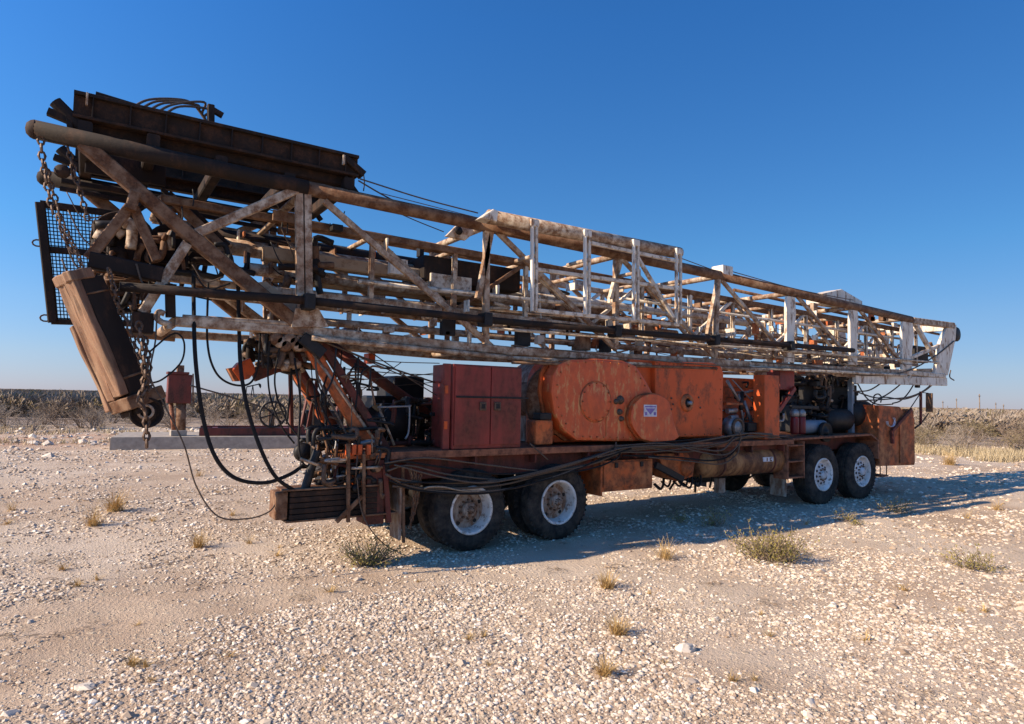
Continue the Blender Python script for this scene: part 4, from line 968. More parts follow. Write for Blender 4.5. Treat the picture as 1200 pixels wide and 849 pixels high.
# mesh guard and dark machinery between the legs and the cabinet
mg = empty('winch_guard', (0, 0, 0), rig); Yg = 1.6
g0, g1 = P(435, 480, Yg), P(521, 484, Yg)
beam('guard_rail', P(434, 480, Yg), P(524, 483, Yg), .05, .06, 'black', mg); beam('guard_rail', P(434, 527, Yg), P(524, 523, Yg), .05, .05, 'black', mg)
mb = MB(); n = 46
for i in range(n + 1):
    x = g0.x + (g1.x - g0.x) * i / n; mb.add(*beam_geo((x, Yg, 1.35), (x, Yg, g0.z), .014, .014))
for i in range(9):
    z = 1.40 + (g0.z - 1.42) * i / 9; mb.add(*beam_geo((g0.x, Yg + .01, z), (g1.x, Yg + .01, z), .012, .012))
mb.build('guard_mesh', 'black', mg)
for px in (450, 493): beam('guard_post', P(px, 480, Yg - .05), P(px, 527, Yg - .05), .12, .06, 'black', mg)
cbox('winch_body', P(444, 500, 1.3).x, P(480, 500, 1.3).x, 1.2, 1.55, 1.32, 1.85, 'black', mg, .04)
cbox('winch_housing', P(462, 452, 1.5).x, P(498, 452, 1.5).x, 1.5, 2.2, P(480, 488, 1.5).z, P(480, 441, 1.5).z, 'black', mg, .05)
cbox('winch_box', P(438, 470, 1.5).x, P(470, 470, 1.5).x, 1.5, 2.0, P(450, 480, 1.5).z, P(450, 464, 1.5).z, 'black', mg, .03)
prism('orange_hood', px_poly([(426, 392), (420, 385), (414, 381), (408, 384), (404, 391)], 1.4), 1.35, 1.7, 'deckred', mg, .01)
cbox('orange_mount', P(432, 424, 1.4).x, P(440, 424, 1.4).x, 1.4, 1.6, P(432, 426, 1.4).z, P(432, 414, 1.4).z, 'orange', mg, .01)
lathe('winch_drum', (P(462, 500, .8).x, .8, 1.62), [(0, -.1), (.22, -.1), (.22, -.06), (.12, -.05), (.12, .5), (.22, .52), (.22, .56), (0, .56)], 'black', mg, 24)
clutter(mg, g0.x - .3, g1.x - .1, .5, 1.5, 1.33, 1.9, 46, ['black', 'black', 'oily', 'chain', 'deckred'], (.015, .045), 41, 'winch_part')
hose_obj('handrail', [P(443, 477.5, .5), P(478, 476.5, .5), P(480, 478, .5), P(479, 505, .5), P(475, 515, .5)], .014, 'steel', mg, 6, 6)
pipe('lever', P(444, 478, .4), P(462, 522, .4), .016, 'worn', mg, 6)

# ---- rear end: timber bumper, valve bank, levers
re = empty('rear_bumper', (0, 0, 0), rig)
b0, b1 = P(338, 590, .0), P(443, 590, .0)
for k in range(5): 
    z = b0.z - .19 + k * .062; cbox('board', b0.x + .02, b1.x, .02, .28, z, z + .055, 'oily', re, .008)
cbox('cap_plate', b0.x - .06, b1.x + .02, .0, .32, b0.z + .125, b0.z + .145, 'brown', re, .004); cbox('base_plate', b0.x - .02, b1.x + .25, .0, .32, b0.z - .215, b0.z - .195, 'brown', re, .004)
cbox('end_cap', b0.x - .13, b0.x - .0, .02, .30, b0.z - .18, b0.z + .12, 'brown', re, .02)
for k, px in enumerate((408, 426)): beam('strut', P(px, 520 + k * 12, -.03), P(px, 612, -.03), .035, .05, 'brown', re)
beam('strut', P(394, 612, -.03), P(424, 582, -.03), .03, .05, 'brown', re)
cbox('rear_bracket', P(430, 590, .0).x, P(452, 590, 0).x, .03, .35, .45, 1.2, 'deckred', re, .02); cbox('rear_block', b0.x + .9, b1.x + .22, .35, 2.1, .55, 1.0, 'black', re, .03)
vb = empty('valve_bank', (0, 0, 0), rig)
v0, v1 = P(355, 540, .2), P(447, 540, .2)
cbox('manifold', P(402, 530, .15).x, P(445, 530, .15).x, .25, .5, .98, 1.2, 'black', vb, .02)
cbox('bank_shelf', P(402, 522, .1).x, P(500, 522, .1).x, .02, .6, 1.22, 1.28, 'orange_rust', vb, .006)
for k, px in enumerate((404, 411, 418, 428)): cbox('orange_bracket', P(px, 527, .03).x, P(px + 5, 527, .03).x, -.02, .018, P(px, 533, .03).z, P(px, 521, .03).z, 'orange', vb, .004)
lathe('float_bowl', (P(420, 565, .05).x, .12, 0), [(0, P(420, 578, .05).z), (.06, P(420, 575, .05).z), (.08, P(420, 566, .05).z), (.07, P(420, 557, .05).z), (.0, P(420, 555, .05).z)], 'orange', vb, 16, 'z')
clutter(vb, v0.x + .1, v1.x, .0, .7, .75, 1.55, 95, ['black', 'black', 'oily', 'chain', 'brown', 'steel'], (.010, .030), 51, 'valve_pipe')
clutter(vb, v1.x - .75, v1.x + .05, .0, .4, .55, 1.2, 40, ['black', 'brown', 'deckred', 'chain', 'orange_rust'], (.010, .03), 52, 'valve_pipe')
clutter(vb, v0.x + .2, v0.x + 1.1, .2, .9, 1.35, 2.3, 34, ['black', 'black', 'oily', 'brown'], (.010, .022), 53, 'hose_line')
rr = random.Random(9)
for k in range(16):
    p = Vector((rr.uniform(v0.x + .2, v1.x - .1), rr.uniform(.0, .3), rr.uniform(.85, 1.3))); pipe('lever', p, p + Vector((rr.uniform(-.12, .12), -.05, rr.uniform(.15, .4))), .009, rr.choice(['worn', 'chain', 'brown']), vb, 6)
    lathe('valve_body', p, [(0, -.04), (.035, -.04), (.045, 0), (.035, .04), (0, .04)], rr.choice(['black', 'chain', 'brown']), vb, 10)
for (x0_, y0_, x1_, y1_) in ((352, 538, 372, 545), (388, 540, 410, 539), (412, 549, 448, 548)): pipe('spool_rod', P(x0_, y0_, -.02), P(x1_, y1_, -.02), .016, 'worn', vb, 8)
lathe('round_valve', P(355, 530, .3), [(0, -.06), (.09, -.05), (.11, 0), (.09, .05), (0, .06)], 'black', vb, 18)
hose_obj('valve_leg', [P(372, 528, .1), P(366, 545, .1), P(360, 565, .1), P(356, 578, .1)], .05, 'black', vb, 6, 8)
# dark block and hangers by the mudflap
beam('flap_hanger', P(472, 548, .02), P(473, 636, .02), .03, .04, 'brown', re); beam('flap_hanger', P(450, 545, .03), P(455, 612, .03), .06, .07, 'deckred', re)

# wires strung along and under the mast
gw = empty('strung_lines', (0, 0, 0), rig)
rr = random.Random(15)
for (a, b, Ya, Yb, r_) in (((372, 398), (520, 452), .3, .6, .012), ((380, 400), (528, 462), .8, .8, .008), ((400, 432), (520, 440), 1.0, 1.0, .007), ((402, 446), (522, 436), .5, .9, .006), ((398, 455), (520, 447), 1.2, 1.2, .006),
                           ((430, 410), (522, 470), .5, .5, .008), ((410, 420), (515, 426), .4, .4, .006), ((405, 470), (470, 425), .9, .9, .006), ((422, 210), (560, 250), .35, .35, .010), ((420, 212), (470, 240), .35, .45, .010),
                           ((447, 227), (740, 292), .25, .3, .006), ((790, 300), (930, 345), .2, .3, .008), ((442, 238), (520, 272), .9, 1.2, .008), ((856, 318), (1000, 352), .25, .25, .009), ((640, 380), (1080, 428), .1, .2, .008), ((600, 405), (1000, 433), .05, .1, .009)):
    p, q = P(*a, Ya), P(*b, Yb); mid = (p + q) / 2 - Vector((0, 0, (q - p).length * .012)); hose_obj('wire', [p, mid, q], r_, 'cable', gw, 6, 5)
for k in range(22):
    x_ = rr.uniform(-2, 10); L_ = rr.uniform(1.5, 4); y_ = rr.uniform(.4, 1.9); z_ = rr.uniform(2.7, 3.9)
    p, q = Vector((x_, y_, z_)), Vector((min(x_ + L_, 13), y_ + rr.uniform(-.2, .2), z_ + rr.uniform(-.25, .1))); hose_obj('wire', [p, (p + q) / 2 - Vector((0, 0, rr.uniform(.02, .12))), q], rr.uniform(.006, .014), rr.choice(['cable', 'black', 'palecable']), gw, 6, 5)
for k in range(20):                          # old lines and wires tangled in the left bays
    x_ = rr.uniform(60, 350); y_ = rr.uniform(215, 330); Yd = rr.uniform(.1, 1.4); dx = rr.uniform(10, 60); dy = rr.uniform(10, 60)
    hose_obj('wire', [P(x_, y_, Yd), P(x_ + dx * .4, y_ + dy * .8, Yd), P(x_ + dx, y_ + dy * rr.uniform(.4, 1.2), Yd)], rr.uniform(.005, .010), rr.choice(['black', 'cable', 'cable']), gw, 6, 5)
for k in range(16):                          # thin hoses round the rear legs
    x_ = rr.uniform(330, 420); y_ = rr.uniform(405, 470); Yd = rr.uniform(.1, .9); dx = rr.uniform(-25, 35)
    hose_obj('wire', [P(x_, y_, Yd), P(x_ + dx * .2, y_ + 35, Yd), P(x_ + dx, y_ + rr.uniform(60, 90), Yd - .05)], rr.uniform(.006, .013), rr.choice(['black', 'hose', 'cable', 'palecable']), gw, 6, 5)
for (x_, y0_, y1_) in ((213, 242, 262), (226, 222, 242), (426, 204, 224), (330, 250, 268), (336, 255, 275)):
    hose_obj('wire', [P(x_, y0_, .5), P(x_ + 1, (y0_ + y1_) / 2, .5), P(x_, y1_, .5)], .008, 'black', gw, 4, 5)
for (cx_, cy_, r_) in ((378, 262, 9), (398, 248, 6)):
    hose_obj('wire', [P(cx_ + r_ * math.cos(t), cy_ + r_ * math.sin(t), 1.2) for t in [0, .8, 1.6, 2.4, 3.1]], .008, 'black', gw, 5, 5)

# far side of the rig: boards and a platform seen through the mast
sg = empty('screen_guard', (0, 0, 0), rig); Ys = 1.25
beam('screen_frame', P(47, 238, Ys), P(62, 378, Ys), .09, .09, 'oily', sg); beam('screen_frame', P(47, 239, Ys), P(150, 253, Ys), .06, .07, 'oily', sg)
beam('screen_frame', P(54, 292, Ys), P(150, 300, Ys), .05, .06, 'oily', sg); beam('screen_frame', P(60, 377, Ys), P(160, 380, Ys), .06, .06, 'oily', sg); beam('screen_frame', P(160, 250, Ys), P(160, 380, Ys), .06, .06, 'oily', sg)
c0, c1, c2, c3 = P(47, 240, Ys), P(160, 252, Ys), P(160, 380, Ys), P(60, 377, Ys); mb = MB()
for i in range(1, 27):
    t = i / 27; mb.add(*beam_geo(c0.lerp(c1, t), c3.lerp(c2, t), .010, .010))
for i in range(1, 32):
    t = i / 32; mb.add(*beam_geo(c0.lerp(c3, t) + Vector((0, .01, 0)), c1.lerp(c2, t) + Vector((0, .01, 0)), .010, .010))
mb.build('screen_mesh', 'oily', sg)
for (x_, y_) in ((44, 285), (53, 373)):
    q = P(x_, y_, Ys); mb = MB(); pts = [q + Vector((.045 * math.cos(t), 0, .035 * math.sin(t))) for t in [2 * math.pi * i / 10 for i in range(11)]]; mb.add(*tube_geo(pts, .009, 5)); mb.build('eye_ring', 'chain', sg)
# machinery behind the left braces
tb2 = empty('tubing_block', (0, 0, 0), rig)
cbox('block_body', P(125, 290, .8).x, P(172, 290, .8).x, .8, 1.3, P(150, 322, .8).z, P(150, 276, .8).z, 'oily', tb2, .06)
lathe('block_wheel', P(185, 275, 1.1), [(.0, -.04), (.06, -.04), (.07, 0)], 'oily', tb2, 20)
mb = MB(); cw = P(195, 275, 1.1)
for rad in (.36, .40):
    pts = [cw + Vector((rad * math.cos(t), 0, rad * math.sin(t))) for t in [2 * math.pi * i / 30 for i in range(31)]]; mb.add(*tube_geo(pts, .02, 6))
for i in range(6):
    t = i * math.pi / 3; mb.add(*beam_geo(cw, cw + Vector((.37 * math.cos(t), 0, .37 * math.sin(t))), .03, .03))
mb.build('spoked_wheel', 'oily', tb2)
hose_obj('elbow_pipe', [P(143, 262, .6), P(152, 262, .6), P(155, 274, .6), P(153, 292, .6)], .055, 'worn', tb2, 6, 10)
hose_obj('round_tank', [P(116, 282, .75), P(123, 272, .75), P(135, 268, .75), P(146, 276, .75)], .07, 'worn', tb2, 6, 10)
clutter(tb2, P(110, 300, .6).x, P(225, 300, .6).x, .55, 1.5, P(150, 325, .6).z, P(150, 262, .6).z, 46, ['oily', 'oily', 'brown', 'black', 'worn'], (.015, .05), 61, 'block_pipe')
clutter(tb2, P(120, 330, .6).x, P(175, 330, .6).x, .3, .9, P(150, 365, .6).z, P(150, 325, .6).z, 30, ['oily', 'chain', 'brown', 'black'], (.010, .03), 62, 'block_pipe')
for (a, b) in (((190, 222), (252, 280)), ((198, 226), (250, 270)), ((215, 235), (268, 288))): beam('guide_bar', P(*a, 1.0), P(*b, 1.0), .05, .05, 'oily', tb2)

# ================================================================== things hanging on the rig
# heavy timber-clad block hung under the rear of the mast
hb_ = empty('travelling_block', (0, 0, 0)); tag(hb_, 'long timber clad travelling block hanging slanted below the rear of the mast', 'travelling block')
top, bot = P(101, 320, .05), P(165, 468, .05); ax = (bot - top).normalized(); sd = Vector((-math.sin(R(30)), math.cos(R(30)), 0)); sd = (sd - ax * sd.dot(ax)).normalized(); nrm = ax.cross(sd).normalized()
if nrm.x > 0: nrm = -nrm                     # nrm points left / up, to the sun
Lb = (bot - top).length
def slab(name, u0, u1, n0, n1, y0, y1, m, par):   # in the block's own axes
    rot = Matrix((nrm, sd, -ax)).transposed()
    me = bpy.data.meshes.new(name); bm = bmesh.new(); v, f = box_geo(n0, n1, y0, y1, -u1, -u0); vs = [bm.verts.new(p) for p in v]
    for q in f: bm.faces.new([vs[i] for i in q])
    bmesh.ops.recalc_face_normals(bm, faces=bm.faces[:])
    bmesh.ops.bevel(bm, geom=bm.edges[:], offset=.012, segments=2, affect='EDGES', profile=.5)
    if name == 'board':                       # split and weather-worn edges
        bmesh.ops.subdivide_edges(bm, edges=[e for e in bm.edges if abs(e.verts[0].co.z - e.verts[1].co.z) > .1], cuts=22)
        bmesh.ops.subdivide_edges(bm, edges=[e for e in bm.edges if e.calc_length() > .08], cuts=3, use_grid_fill=True)
        for v in bm.verts:
            c = v.co; k = noise.noise((c.x * 14, c.y * 14 + n0 * 9, c.z * 2.2)); v.co += Vector((k * .022 + .012 * noise.noise((c.x * 30, c.y * 40, c.z * 5)), .010 * noise.noise((c.x * 9, c.y * 9, c.z * 6 + 4)), .012 * k))

    if rot.determinant() < 0: bmesh.ops.reverse_faces(bm, faces=bm.faces[:])
    bm.to_mesh(me); bm.free(); me.materials.append(M[m]); o = bpy.data.objects.new(name, me); COL.objects.link(o); o.parent = par
    o.matrix_local = Matrix.Translation(top) @ rot.to_4x4(); return o
slab('board', 0, Lb * .93, .075, .15, .0, .15, 'timber', hb_); slab('board', .03, Lb * .95, .075, .14, .157, .29, 'timber', hb_)
slab('core', .04, Lb * .98, -.15, .07, .01, .29, 'oily', hb_); slab('board', -.05, .05, -.06, .155, -.01, .30, 'timber', hb_)
slab('strap', .18, .20, -.16, .072, .0, .30, 'brown', hb_); slab('strap', Lb * .80, Lb * .82, -.16, .072, .0, .30, 'brown', hb_)
slab('end_plate', Lb * .95, Lb * 1.05, -.24, .14, -.03, .32, 'brown', hb_); slab('end_plate', Lb * 1.055, Lb * 1.10, -.22, .08, .0, .30, 'oily', hb_)
slab('board', .42, Lb * 1.02, .05, .15, .295, .38, 'timber', hb_)
pc = P(172, 484, .05); lathe('pulley', (pc.x, .10, pc.z), [(.0, .0), (.05, -.0), (.055, -.03), (.065, -.05), (.085, -.05), (.09, -.02), (.12, -.02), (.135, -.05), (.15, -.05), (.13, 0), (.15, .06), (.13, .08), (0, .08)], 'oily', hb_, 32)
lathe('pulley_bore', (pc.x - .01, .06, pc.z + .01), [(0, -.002), (.05, -.002), (.05, .03)], 'black', hb_, 20)
lathe('bore_ring', (pc.x - .01, .055, pc.z + .01), [(.05, .0), (.052, -.02), (.075, -.02), (.078, .02)], 'worn', hb_, 24)

def chain(pts, label, ll=.075, r=.010):
    o = chain_geo(pts, ll, r).build('chain', 'chain'); tag(o, label, 'chain', 'rusty chains hanging from the mast'); return o
chain([P(48, 165, .25), P(50, 190, .25), P(57, 225, .25), P(63, 255, .25)], 'rusty chain dropping from the leftmost tip of the top chord', .085, .012)
chain([P(54, 195, .3), P(60, 218, .3), P(68, 245, .3), P(72, 270, .3), P(88, 300, .2)], 'rusty chain looping beside the leftmost chain down to the timber block')
chain([P(80, 175, .3), P(88, 205, .3), P(98, 240, .3), P(104, 262, .3)], 'rusty chain hanging right of the pulley knot at the upper left')
chain([P(70, 255, .2), P(80, 275, .2), P(92, 300, .1), P(97, 318, .05)], 'rusty chain running diagonally down the mesh screen', .06, .009)
chain([P(128, 318, .1), P(134, 340, .05), P(140, 362, .05), P(150, 378, .05)], 'rusty chain behind the upper end of the timber block', .07, .011)
chain([P(163, 382, -.05), P(167, 410, -.08), P(170, 440, -.1), P(166, 465, -.12), P(171, 490, -.12), P(172, 528, -.12)], 'thick chain hanging down over the round pulley', .085, .014)
chain([P(170, 400, -.05), P(174, 425, -.06), P(172, 450, -.1), P(163, 470, -.15), P(170, 482, -.14)], 'chain bunched in a tangle above the round pulley', .08, .013)
chain([P(150, 378, -.02), P(158, 405, -.04), P(168, 432, -.08), P(176, 450, -.1), P(172, 462, -.12)], 'chain slanting from the foot block down to the chain tangle', .07, .011)
sh = [P(64, 205, .3), P(70, 198, .3), P(76, 200, .3), P(78, 207, .3)]
lathe('chain_binder', P(73, 201, .3), [(0, -.05), (.05, -.04), (.07, 0), (.05, .04), (0, .05)], 'oily', rig, 12)
def rope(pts, label, r, m='hose', name='hose', cat='hose', group='black hoses and ropes hanging at the rear of the rig'):
    o = hose_obj(name, pts, r, m, None, 9, 7); tag(o, label, cat, group); return o
rope([P(227, 318, .5), P(227, 350, .4), P(229, 420, .1), P(238, 490, .05), P(252, 535, .0), P(275, 560, .0), P(310, 566, .0), P(340, 556, .05), P(356, 545, .15)], 'thick black hose sagging lowest from the mast to the valve bank', .021)
rope([P(279, 330, .55), P(280, 380, .4), P(283, 440, .15), P(296, 500, .05), P(320, 555, .0), P(349, 578, .05)], 'thick black hose with an almost straight run down to the bumper', .021)
rope([P(244, 330, .4), P(243, 400, .4), P(252, 435, .4), P(270, 450, .4), P(292, 450, .4), P(302, 430, .4), P(305, 390, .4)], 'thin black hose in a U loop under the orange box', .012)
rope([P(172, 450, 0), P(190, 445, 0), P(212, 425, 0), P(216, 403, 0), P(208, 391, 0), P(195, 396, 0), P(176, 412, 0)], 'thin black rope making a round loop beside the red pump box', .009, name='rope', cat='rope')
rope([P(184, 366, .1), P(182, 400, .1), P(176, 440, .05), P(190, 470, .02), P(215, 520, 0), P(230, 570, 0), P(255, 605, -.05), P(290, 608, -.05), P(315, 600, 0), P(326, 585, .1)], 'long thin grey rope trailing from the chains over the ground to the bumper', .008, 'cable', 'rope', 'rope')
rope([P(316, 400, .3), P(314, 440, .3), P(318, 470, .3), P(330, 500, .3), P(345, 520, .3)], 'thin hose left of the far leg of the raising frame', .010)
rope([P(328, 405, .3), P(322, 450, .3), P(334, 490, .25), P(352, 515, .2)], 'thin hose curving down onto the round valve', .010)
rope([P(345, 420, .25), P(352, 470, .2), P(350, 520, .1), P(357, 545, .1), P(375, 540, .1)], 'thin hose ending beside the valve levers', .012)
rope([P(384, 438, .3), P(376, 470, .25), P(388, 500, .2), P(396, 520, .15)], 'thin hose close behind the near raising leg', .012)
rope([P(370, 400, .25), P(372, 440, .22), P(392, 480, .15), P(412, 516, .1), P(440, 524, .05)], 'pale grey hose following the near raising leg', .012, 'cable')
rope([P(418, 560, -.05), P(424, 600, -.06), P(440, 628, -.1), G(462, 645, .02), G(480, 640, .02)], 'thin cord dropping from the bumper onto the ground plant', .007, 'cable', 'rope', 'rope')
rope([P(174, 300, .6), P(185, 330, .5), P(220, 345, .5), P(248, 352, .5)], 'thin black line crossing under the left braces', .009)

# loose cables draped along the deck edge, each its own line
cab_spec = [
    [(452, 547), (470, 541), (520, 548), (590, 556), (650, 548), (700, 533), (740, 524)],
    [(454, 552), (480, 546), (530, 557), (600, 562), (660, 548), (720, 528), (760, 523)],
    [(458, 560), (500, 566), (560, 565), (610, 558), (680, 540), (730, 526), (800, 522)],
    [(452, 556), (480, 570), (530, 577), (590, 574), (640, 562), (700, 540), (735, 525)],
    [(456, 563), (490, 575), (560, 579), (610, 570), (660, 556), (716, 534), (740, 526)],
    [(462, 545), (520, 560), (570, 566), (630, 555), (690, 538), (740, 524), (830, 522)],
    [(460, 570), (520, 573), (590, 568), (650, 552), (700, 542), (728, 530), (790, 524)],
    [(451, 543), (500, 537), (570, 545), (640, 552), (690, 545), (730, 530), (770, 520)],
    [(470, 566), (540, 565), (620, 560), (690, 550), (722, 538), (745, 522), (860, 512)],
    [(720, 526), (770, 524), (810, 519), (850, 512), (880, 508), (905, 509)],
    [(716, 530), (760, 530), (800, 526), (850, 518), (868, 508), (920, 512)],
    [(722, 523), (780, 520), (820, 530), (850, 533), (866, 520), (868, 506)],
    [(730, 534), (790, 536), (830, 540), (852, 536), (864, 524), (870, 512)],
    [(740, 522), (800, 530), (840, 522), (870, 514), (925, 511)],
    [(760, 536), (810, 541), (845, 544), (864, 532), (872, 512), (915, 514)],
    [(700, 536), (760, 523), (815, 526), (845, 528), (862, 514), (890, 511)]]
for k, pts in enumerate(cab_spec):
    Yc = -.05 - .012 * (k % 6)
    o = hose_obj('cable', [P(x, y, Yc - .02 * math.sin(i * 1.7 + k)) for i, (x, y) in enumerate(pts)], .012 if k % 3 else .015, 'cable' if k % 4 else 'hose', None, 8, 6)
    if k < 9: tag(o, 'dark cable in the sagging bundle draped from the rear corner over the rear wheels', 'cable', 'cables sagging over the rear wheels')
    else: tag(o, 'dark cable in the tangle between the toolbox and the air tank', 'cable', 'cables tangled above the air tank')
o = hose_obj('cable', [P(x, y, -.10) for x, y in ((497, 573), (503, 571), (520, 571), (540, 575), (572, 576.5))], .012, 'palecable', None, 6, 6); tag(o, 'pale strap end lying across the top of the rearmost wheel', 'cable', 'cables draped along the deck edge')
o['label'] = 'pale brown cable end lying over the top of the rearmost wheel rim'
for k, (pts, lb) in enumerate([([(621, 520), (632, 530), (642, 539)], 'short cable end slanting over the deck edge right of the red cabinet'), ([(722, 518), (721, 530), (724, 538)], 'short cable end hanging down over the toolbox')]):
    o = hose_obj('cable', [P(x, y, -.06) for x, y in pts], .010, 'cable', None, 4, 5); tag(o, lb, 'cable', None)
# lines drooping at the front tip
for k, (pts, lb) in enumerate([
    ([(1118, 400), (1095, 418), (1060, 436), (1010, 440), (950, 430), (880, 424)], 'dark cable draped along the lower right of the mast to its tip'),
    ([(1120, 395), (1112, 420), (1092, 450), (1070, 464), (1040, 468), (1004, 470)], 'dark cable drooping from the mast tip back to the engine'),
    ([(1102, 442), (1084, 458), (1060, 468), (1035, 466), (1020, 476)], 'cable in a long sag below the mast tip'),
    ([(1078, 438), (1065, 460), (1055, 470), (1046, 473)], 'cable with a dark weight on it below the mast tip'),
    ([(1062, 444), (1050, 455), (1035, 465), (1024, 466), (1000, 458)], 'cable looping from the mast underside to the radiator post'),
    ([(1040, 444), (1020, 457), (1003, 459)], 'short cable curve just right of the radiator post'),
    ([(1025, 474), (1024, 465), (1029, 462), (1033, 466), (1032, 472)], 'small cable curl standing on the front cab'),
    ([(1114, 434), (1113, 442), (1118, 446)], 'short cable end sticking out under the mast tip'),
    ([(1004, 448), (1015, 466), (1028, 474), (1046, 474)], 'cable slung from the radiator post to the front cab')]):
    o = hose_obj('cable', [P(x, y, .25 + .05 * k) for x, y in pts], .016, 'cable', None, 7, 6); tag(o, lb, 'cable', 'cables drooping at the mast tip')
q = P(1075, 449, .40); cbox('cable_weight', q.x - .07, q.x + .07, .36, .44, q.z - .12, q.z + .10, 'black', gw, .02)
for k in range(6):
    p, q = P(478 + k * 3, 548 + k * 2, -.05), P(484 - k, 596 + k * 5, -.02)
    o = chain_geo([p, (p + q) / 2 + Vector((.03, 0, 0)), q], .05, .007).build('hanging_line', 'brown' if k % 2 else 'chain', vb) if k % 2 else hose_obj('hanging_line', [p, (p + q) / 2 + Vector((.05, 0, 0)), q], .009, 'chain', vb, 5, 5)

# ================================================================== the wellsite behind
pd0 = G(128, 528); pdr = G(560, 520)
cp = MB(); px0 = pd0.x; py0 = pd0.y
dirv = Vector((1, -.16, 0)).normalized(); prp = Vector((.16, 1, 0)).normalized(); o0 = Vector((px0, py0, 0))
def pad_pt(u, v, z): return o0 + dirv * u + prp * v + Vector((0, 0, z))
def pad_box(name, u0, u1, v0, v1, z0, z1, m, par, bev=.01):
    bm = bmesh.new(); v, f = box_geo(u0, u1, v0, v1, z0, z1); vs = [bm.verts.new(pad_pt(*p)) for p in v]
    for q in f: bm.faces.new([vs[i] for i in q])
    bmesh.ops.recalc_face_normals(bm, faces=bm.faces[:]); bmesh.ops.bevel(bm, geom=bm.edges[:], offset=bev, segments=2, affect='EDGES')
    me = bpy.data.meshes.new(name); bm.to_mesh(me); bm.free(); me.materials.append(M[m]); o = bpy.data.objects.new(name, me); COL.objects.link(o)
    if par: o.parent = par
    return o
o = pad_box('concrete_pad', 0, 13.5, 0, 3.2, -.2, .42, 'concrete', None, .03); tag(o, 'long grey concrete pad in the dirt behind the rig', 'concrete pad')
sk = empty('red_skid', (0, 0, 0)); tag(sk, 'low red steel skid with a spoked handwheel lying on the concrete pad', 'skid')
pad_box('skid_beam', 2.6, 12.5, .5, .75, .425, .70, 'redskid', sk); pad_box('skid_beam', 2.6, 12.5, 2.2, 2.45, .425, .70, 'redskid', sk)
for u in (3.0, 5.5, 8.0, 10.5): pad_box('skid_cross', u, u + .2, .76, 2.19, .43, .66, 'redskid', sk)
c = pad_pt(5.0, .35, 1.20); mb = MB()
pts = [c + Vector((.46 * math.cos(t), .0, .46 * math.sin(t))) for t in [2 * math.pi * i / 26 for i in range(27)]]; mb.add(*tube_geo(pts, .038, 6))
for i in range(6):
    t = i * math.pi / 3 + .3; mb.add(*beam_geo(c, c + Vector((.45 * math.cos(t), 0, .45 * math.sin(t))), .045, .045))
mb.build('handwheel', 'black', sk); pipe('wheel_shaft', c, c + prp * .8, .05, 'brown', sk); pad_box('wheel_stand', 4.9, 5.1, .9, 1.1, .70, 1.3, 'brown', sk)
pad_box('gear_housing', 6.1, 7.6, .6, 1.5, .70, 1.35, 'black', sk, .1)
for u in (6.0, 7.2): beam('stay', pad_pt(u, .6, .7), pad_pt(u + .3, .9, 2.2), .09, .09, 'redskid', sk)
# red electric box on its stem standing on the pad
pj = empty('pump_control_box', (0, 0, 0)); tag(pj, 'rusty red box on a stem standing on the pad, right of the hanging pulley', 'control box')
def pp(x, y, Y): return P(x, y, Y)
Yp = pad_pt(2.2, .5, 0).y
a, c = pp(196, 470, Yp), pp(224, 470, Yp)
cbox('housing', a.x, c.x, Yp, Yp + .5, pp(210, 473, Yp).z, pp(210, 439, Yp).z, 'redskid', pj, .03)
cbox('lid', a.x - .03, c.x - .1, Yp - .04, Yp + .5, pp(210, 439, Yp).z + .003, pp(210, 436, Yp).z, 'redskid', pj, .01)
cbox('cap', (a.x + c.x) / 2 - .1, (a.x + c.x) / 2 + .12, Yp + .1, Yp + .35, pp(210, 436, Yp).z + .003, pp(210, 428, Yp).z, 'brown', pj, .02)
pipe('stem', (pp(213, 500, Yp).x, Yp + .2, .425), (pp(213, 475, Yp).x, Yp + .2, pp(213, 473, Yp).z), .16, 'brown', pj); pipe('stem', (pp(206, 500, Yp).x, Yp + .25, .425), (pp(201, 475, Yp).x, Yp + .25, pp(201, 473, Yp).z), .07, 'deck', pj)
beam('side_rail', (c.x + .06, Yp, pp(224, 472, Yp).z), (c.x + .02, Yp, pp(222, 438, Yp).z), .05, .06, 'brown', pj)
cbox('foot', pp(204, 509, Yp).x - .1, pp(204, 509, Yp).x + .4, Yp, Yp + .5, .424, .62, 'concrete', pj, .02)
o = hose_obj('rope', [P(223, 452, Yp - .1), P(262, 463, Yp), P(300, 475, Yp), P(330, 486, Yp)], .03, 'cable', None, 6, 5); tag(o, 'cable slung from the rusty red box across to the handwheel', 'rope')

# far poles and a tiny pumpjack on the horizon
for (x, yt, lb) in ((1148, 462, 'tallest thin pole on the right horizon'), (1121, 467, 'short pole left of the tallest pole on the horizon'), (1105, 470, 'faint pole just right of the mirror on the horizon'), (1167, 472, 'low pole near the right edge of the horizon'), (16 + 1160, 474, 'stubby pole closest to the right edge')):
    dd = 260 if x != 1148 else 200; ray = _ray(x, 478); ray.z = 0; d = ray.normalized(); base = Vector((CAM.x, CAM.y, 0)) + d * dd
    r2 = _ray(x, yt); hz = CAM.z + r2.z / math.hypot(r2.x, r2.y) * dd
    e = empty('utility_pole', base); tag(e, lb, 'pole', 'poles on the horizon')
    pipe('pole_shaft', (0, 0, 0), (0, 0, hz), .12, 'stick2', e, 6); beam('crossarm', (-.7, 0, hz - .5), (.7, 0, hz - .5), .1, .12, 'stick2', e)
ray = _ray(296, 459); ray.z = 0; d = ray.normalized(); base = Vector((CAM.x, CAM.y, 0)) + d * 180
e = empty('pumpjack', base); tag(e, 'tiny dark pumpjack nodding on the left horizon', 'pumpjack')
k = 1.0
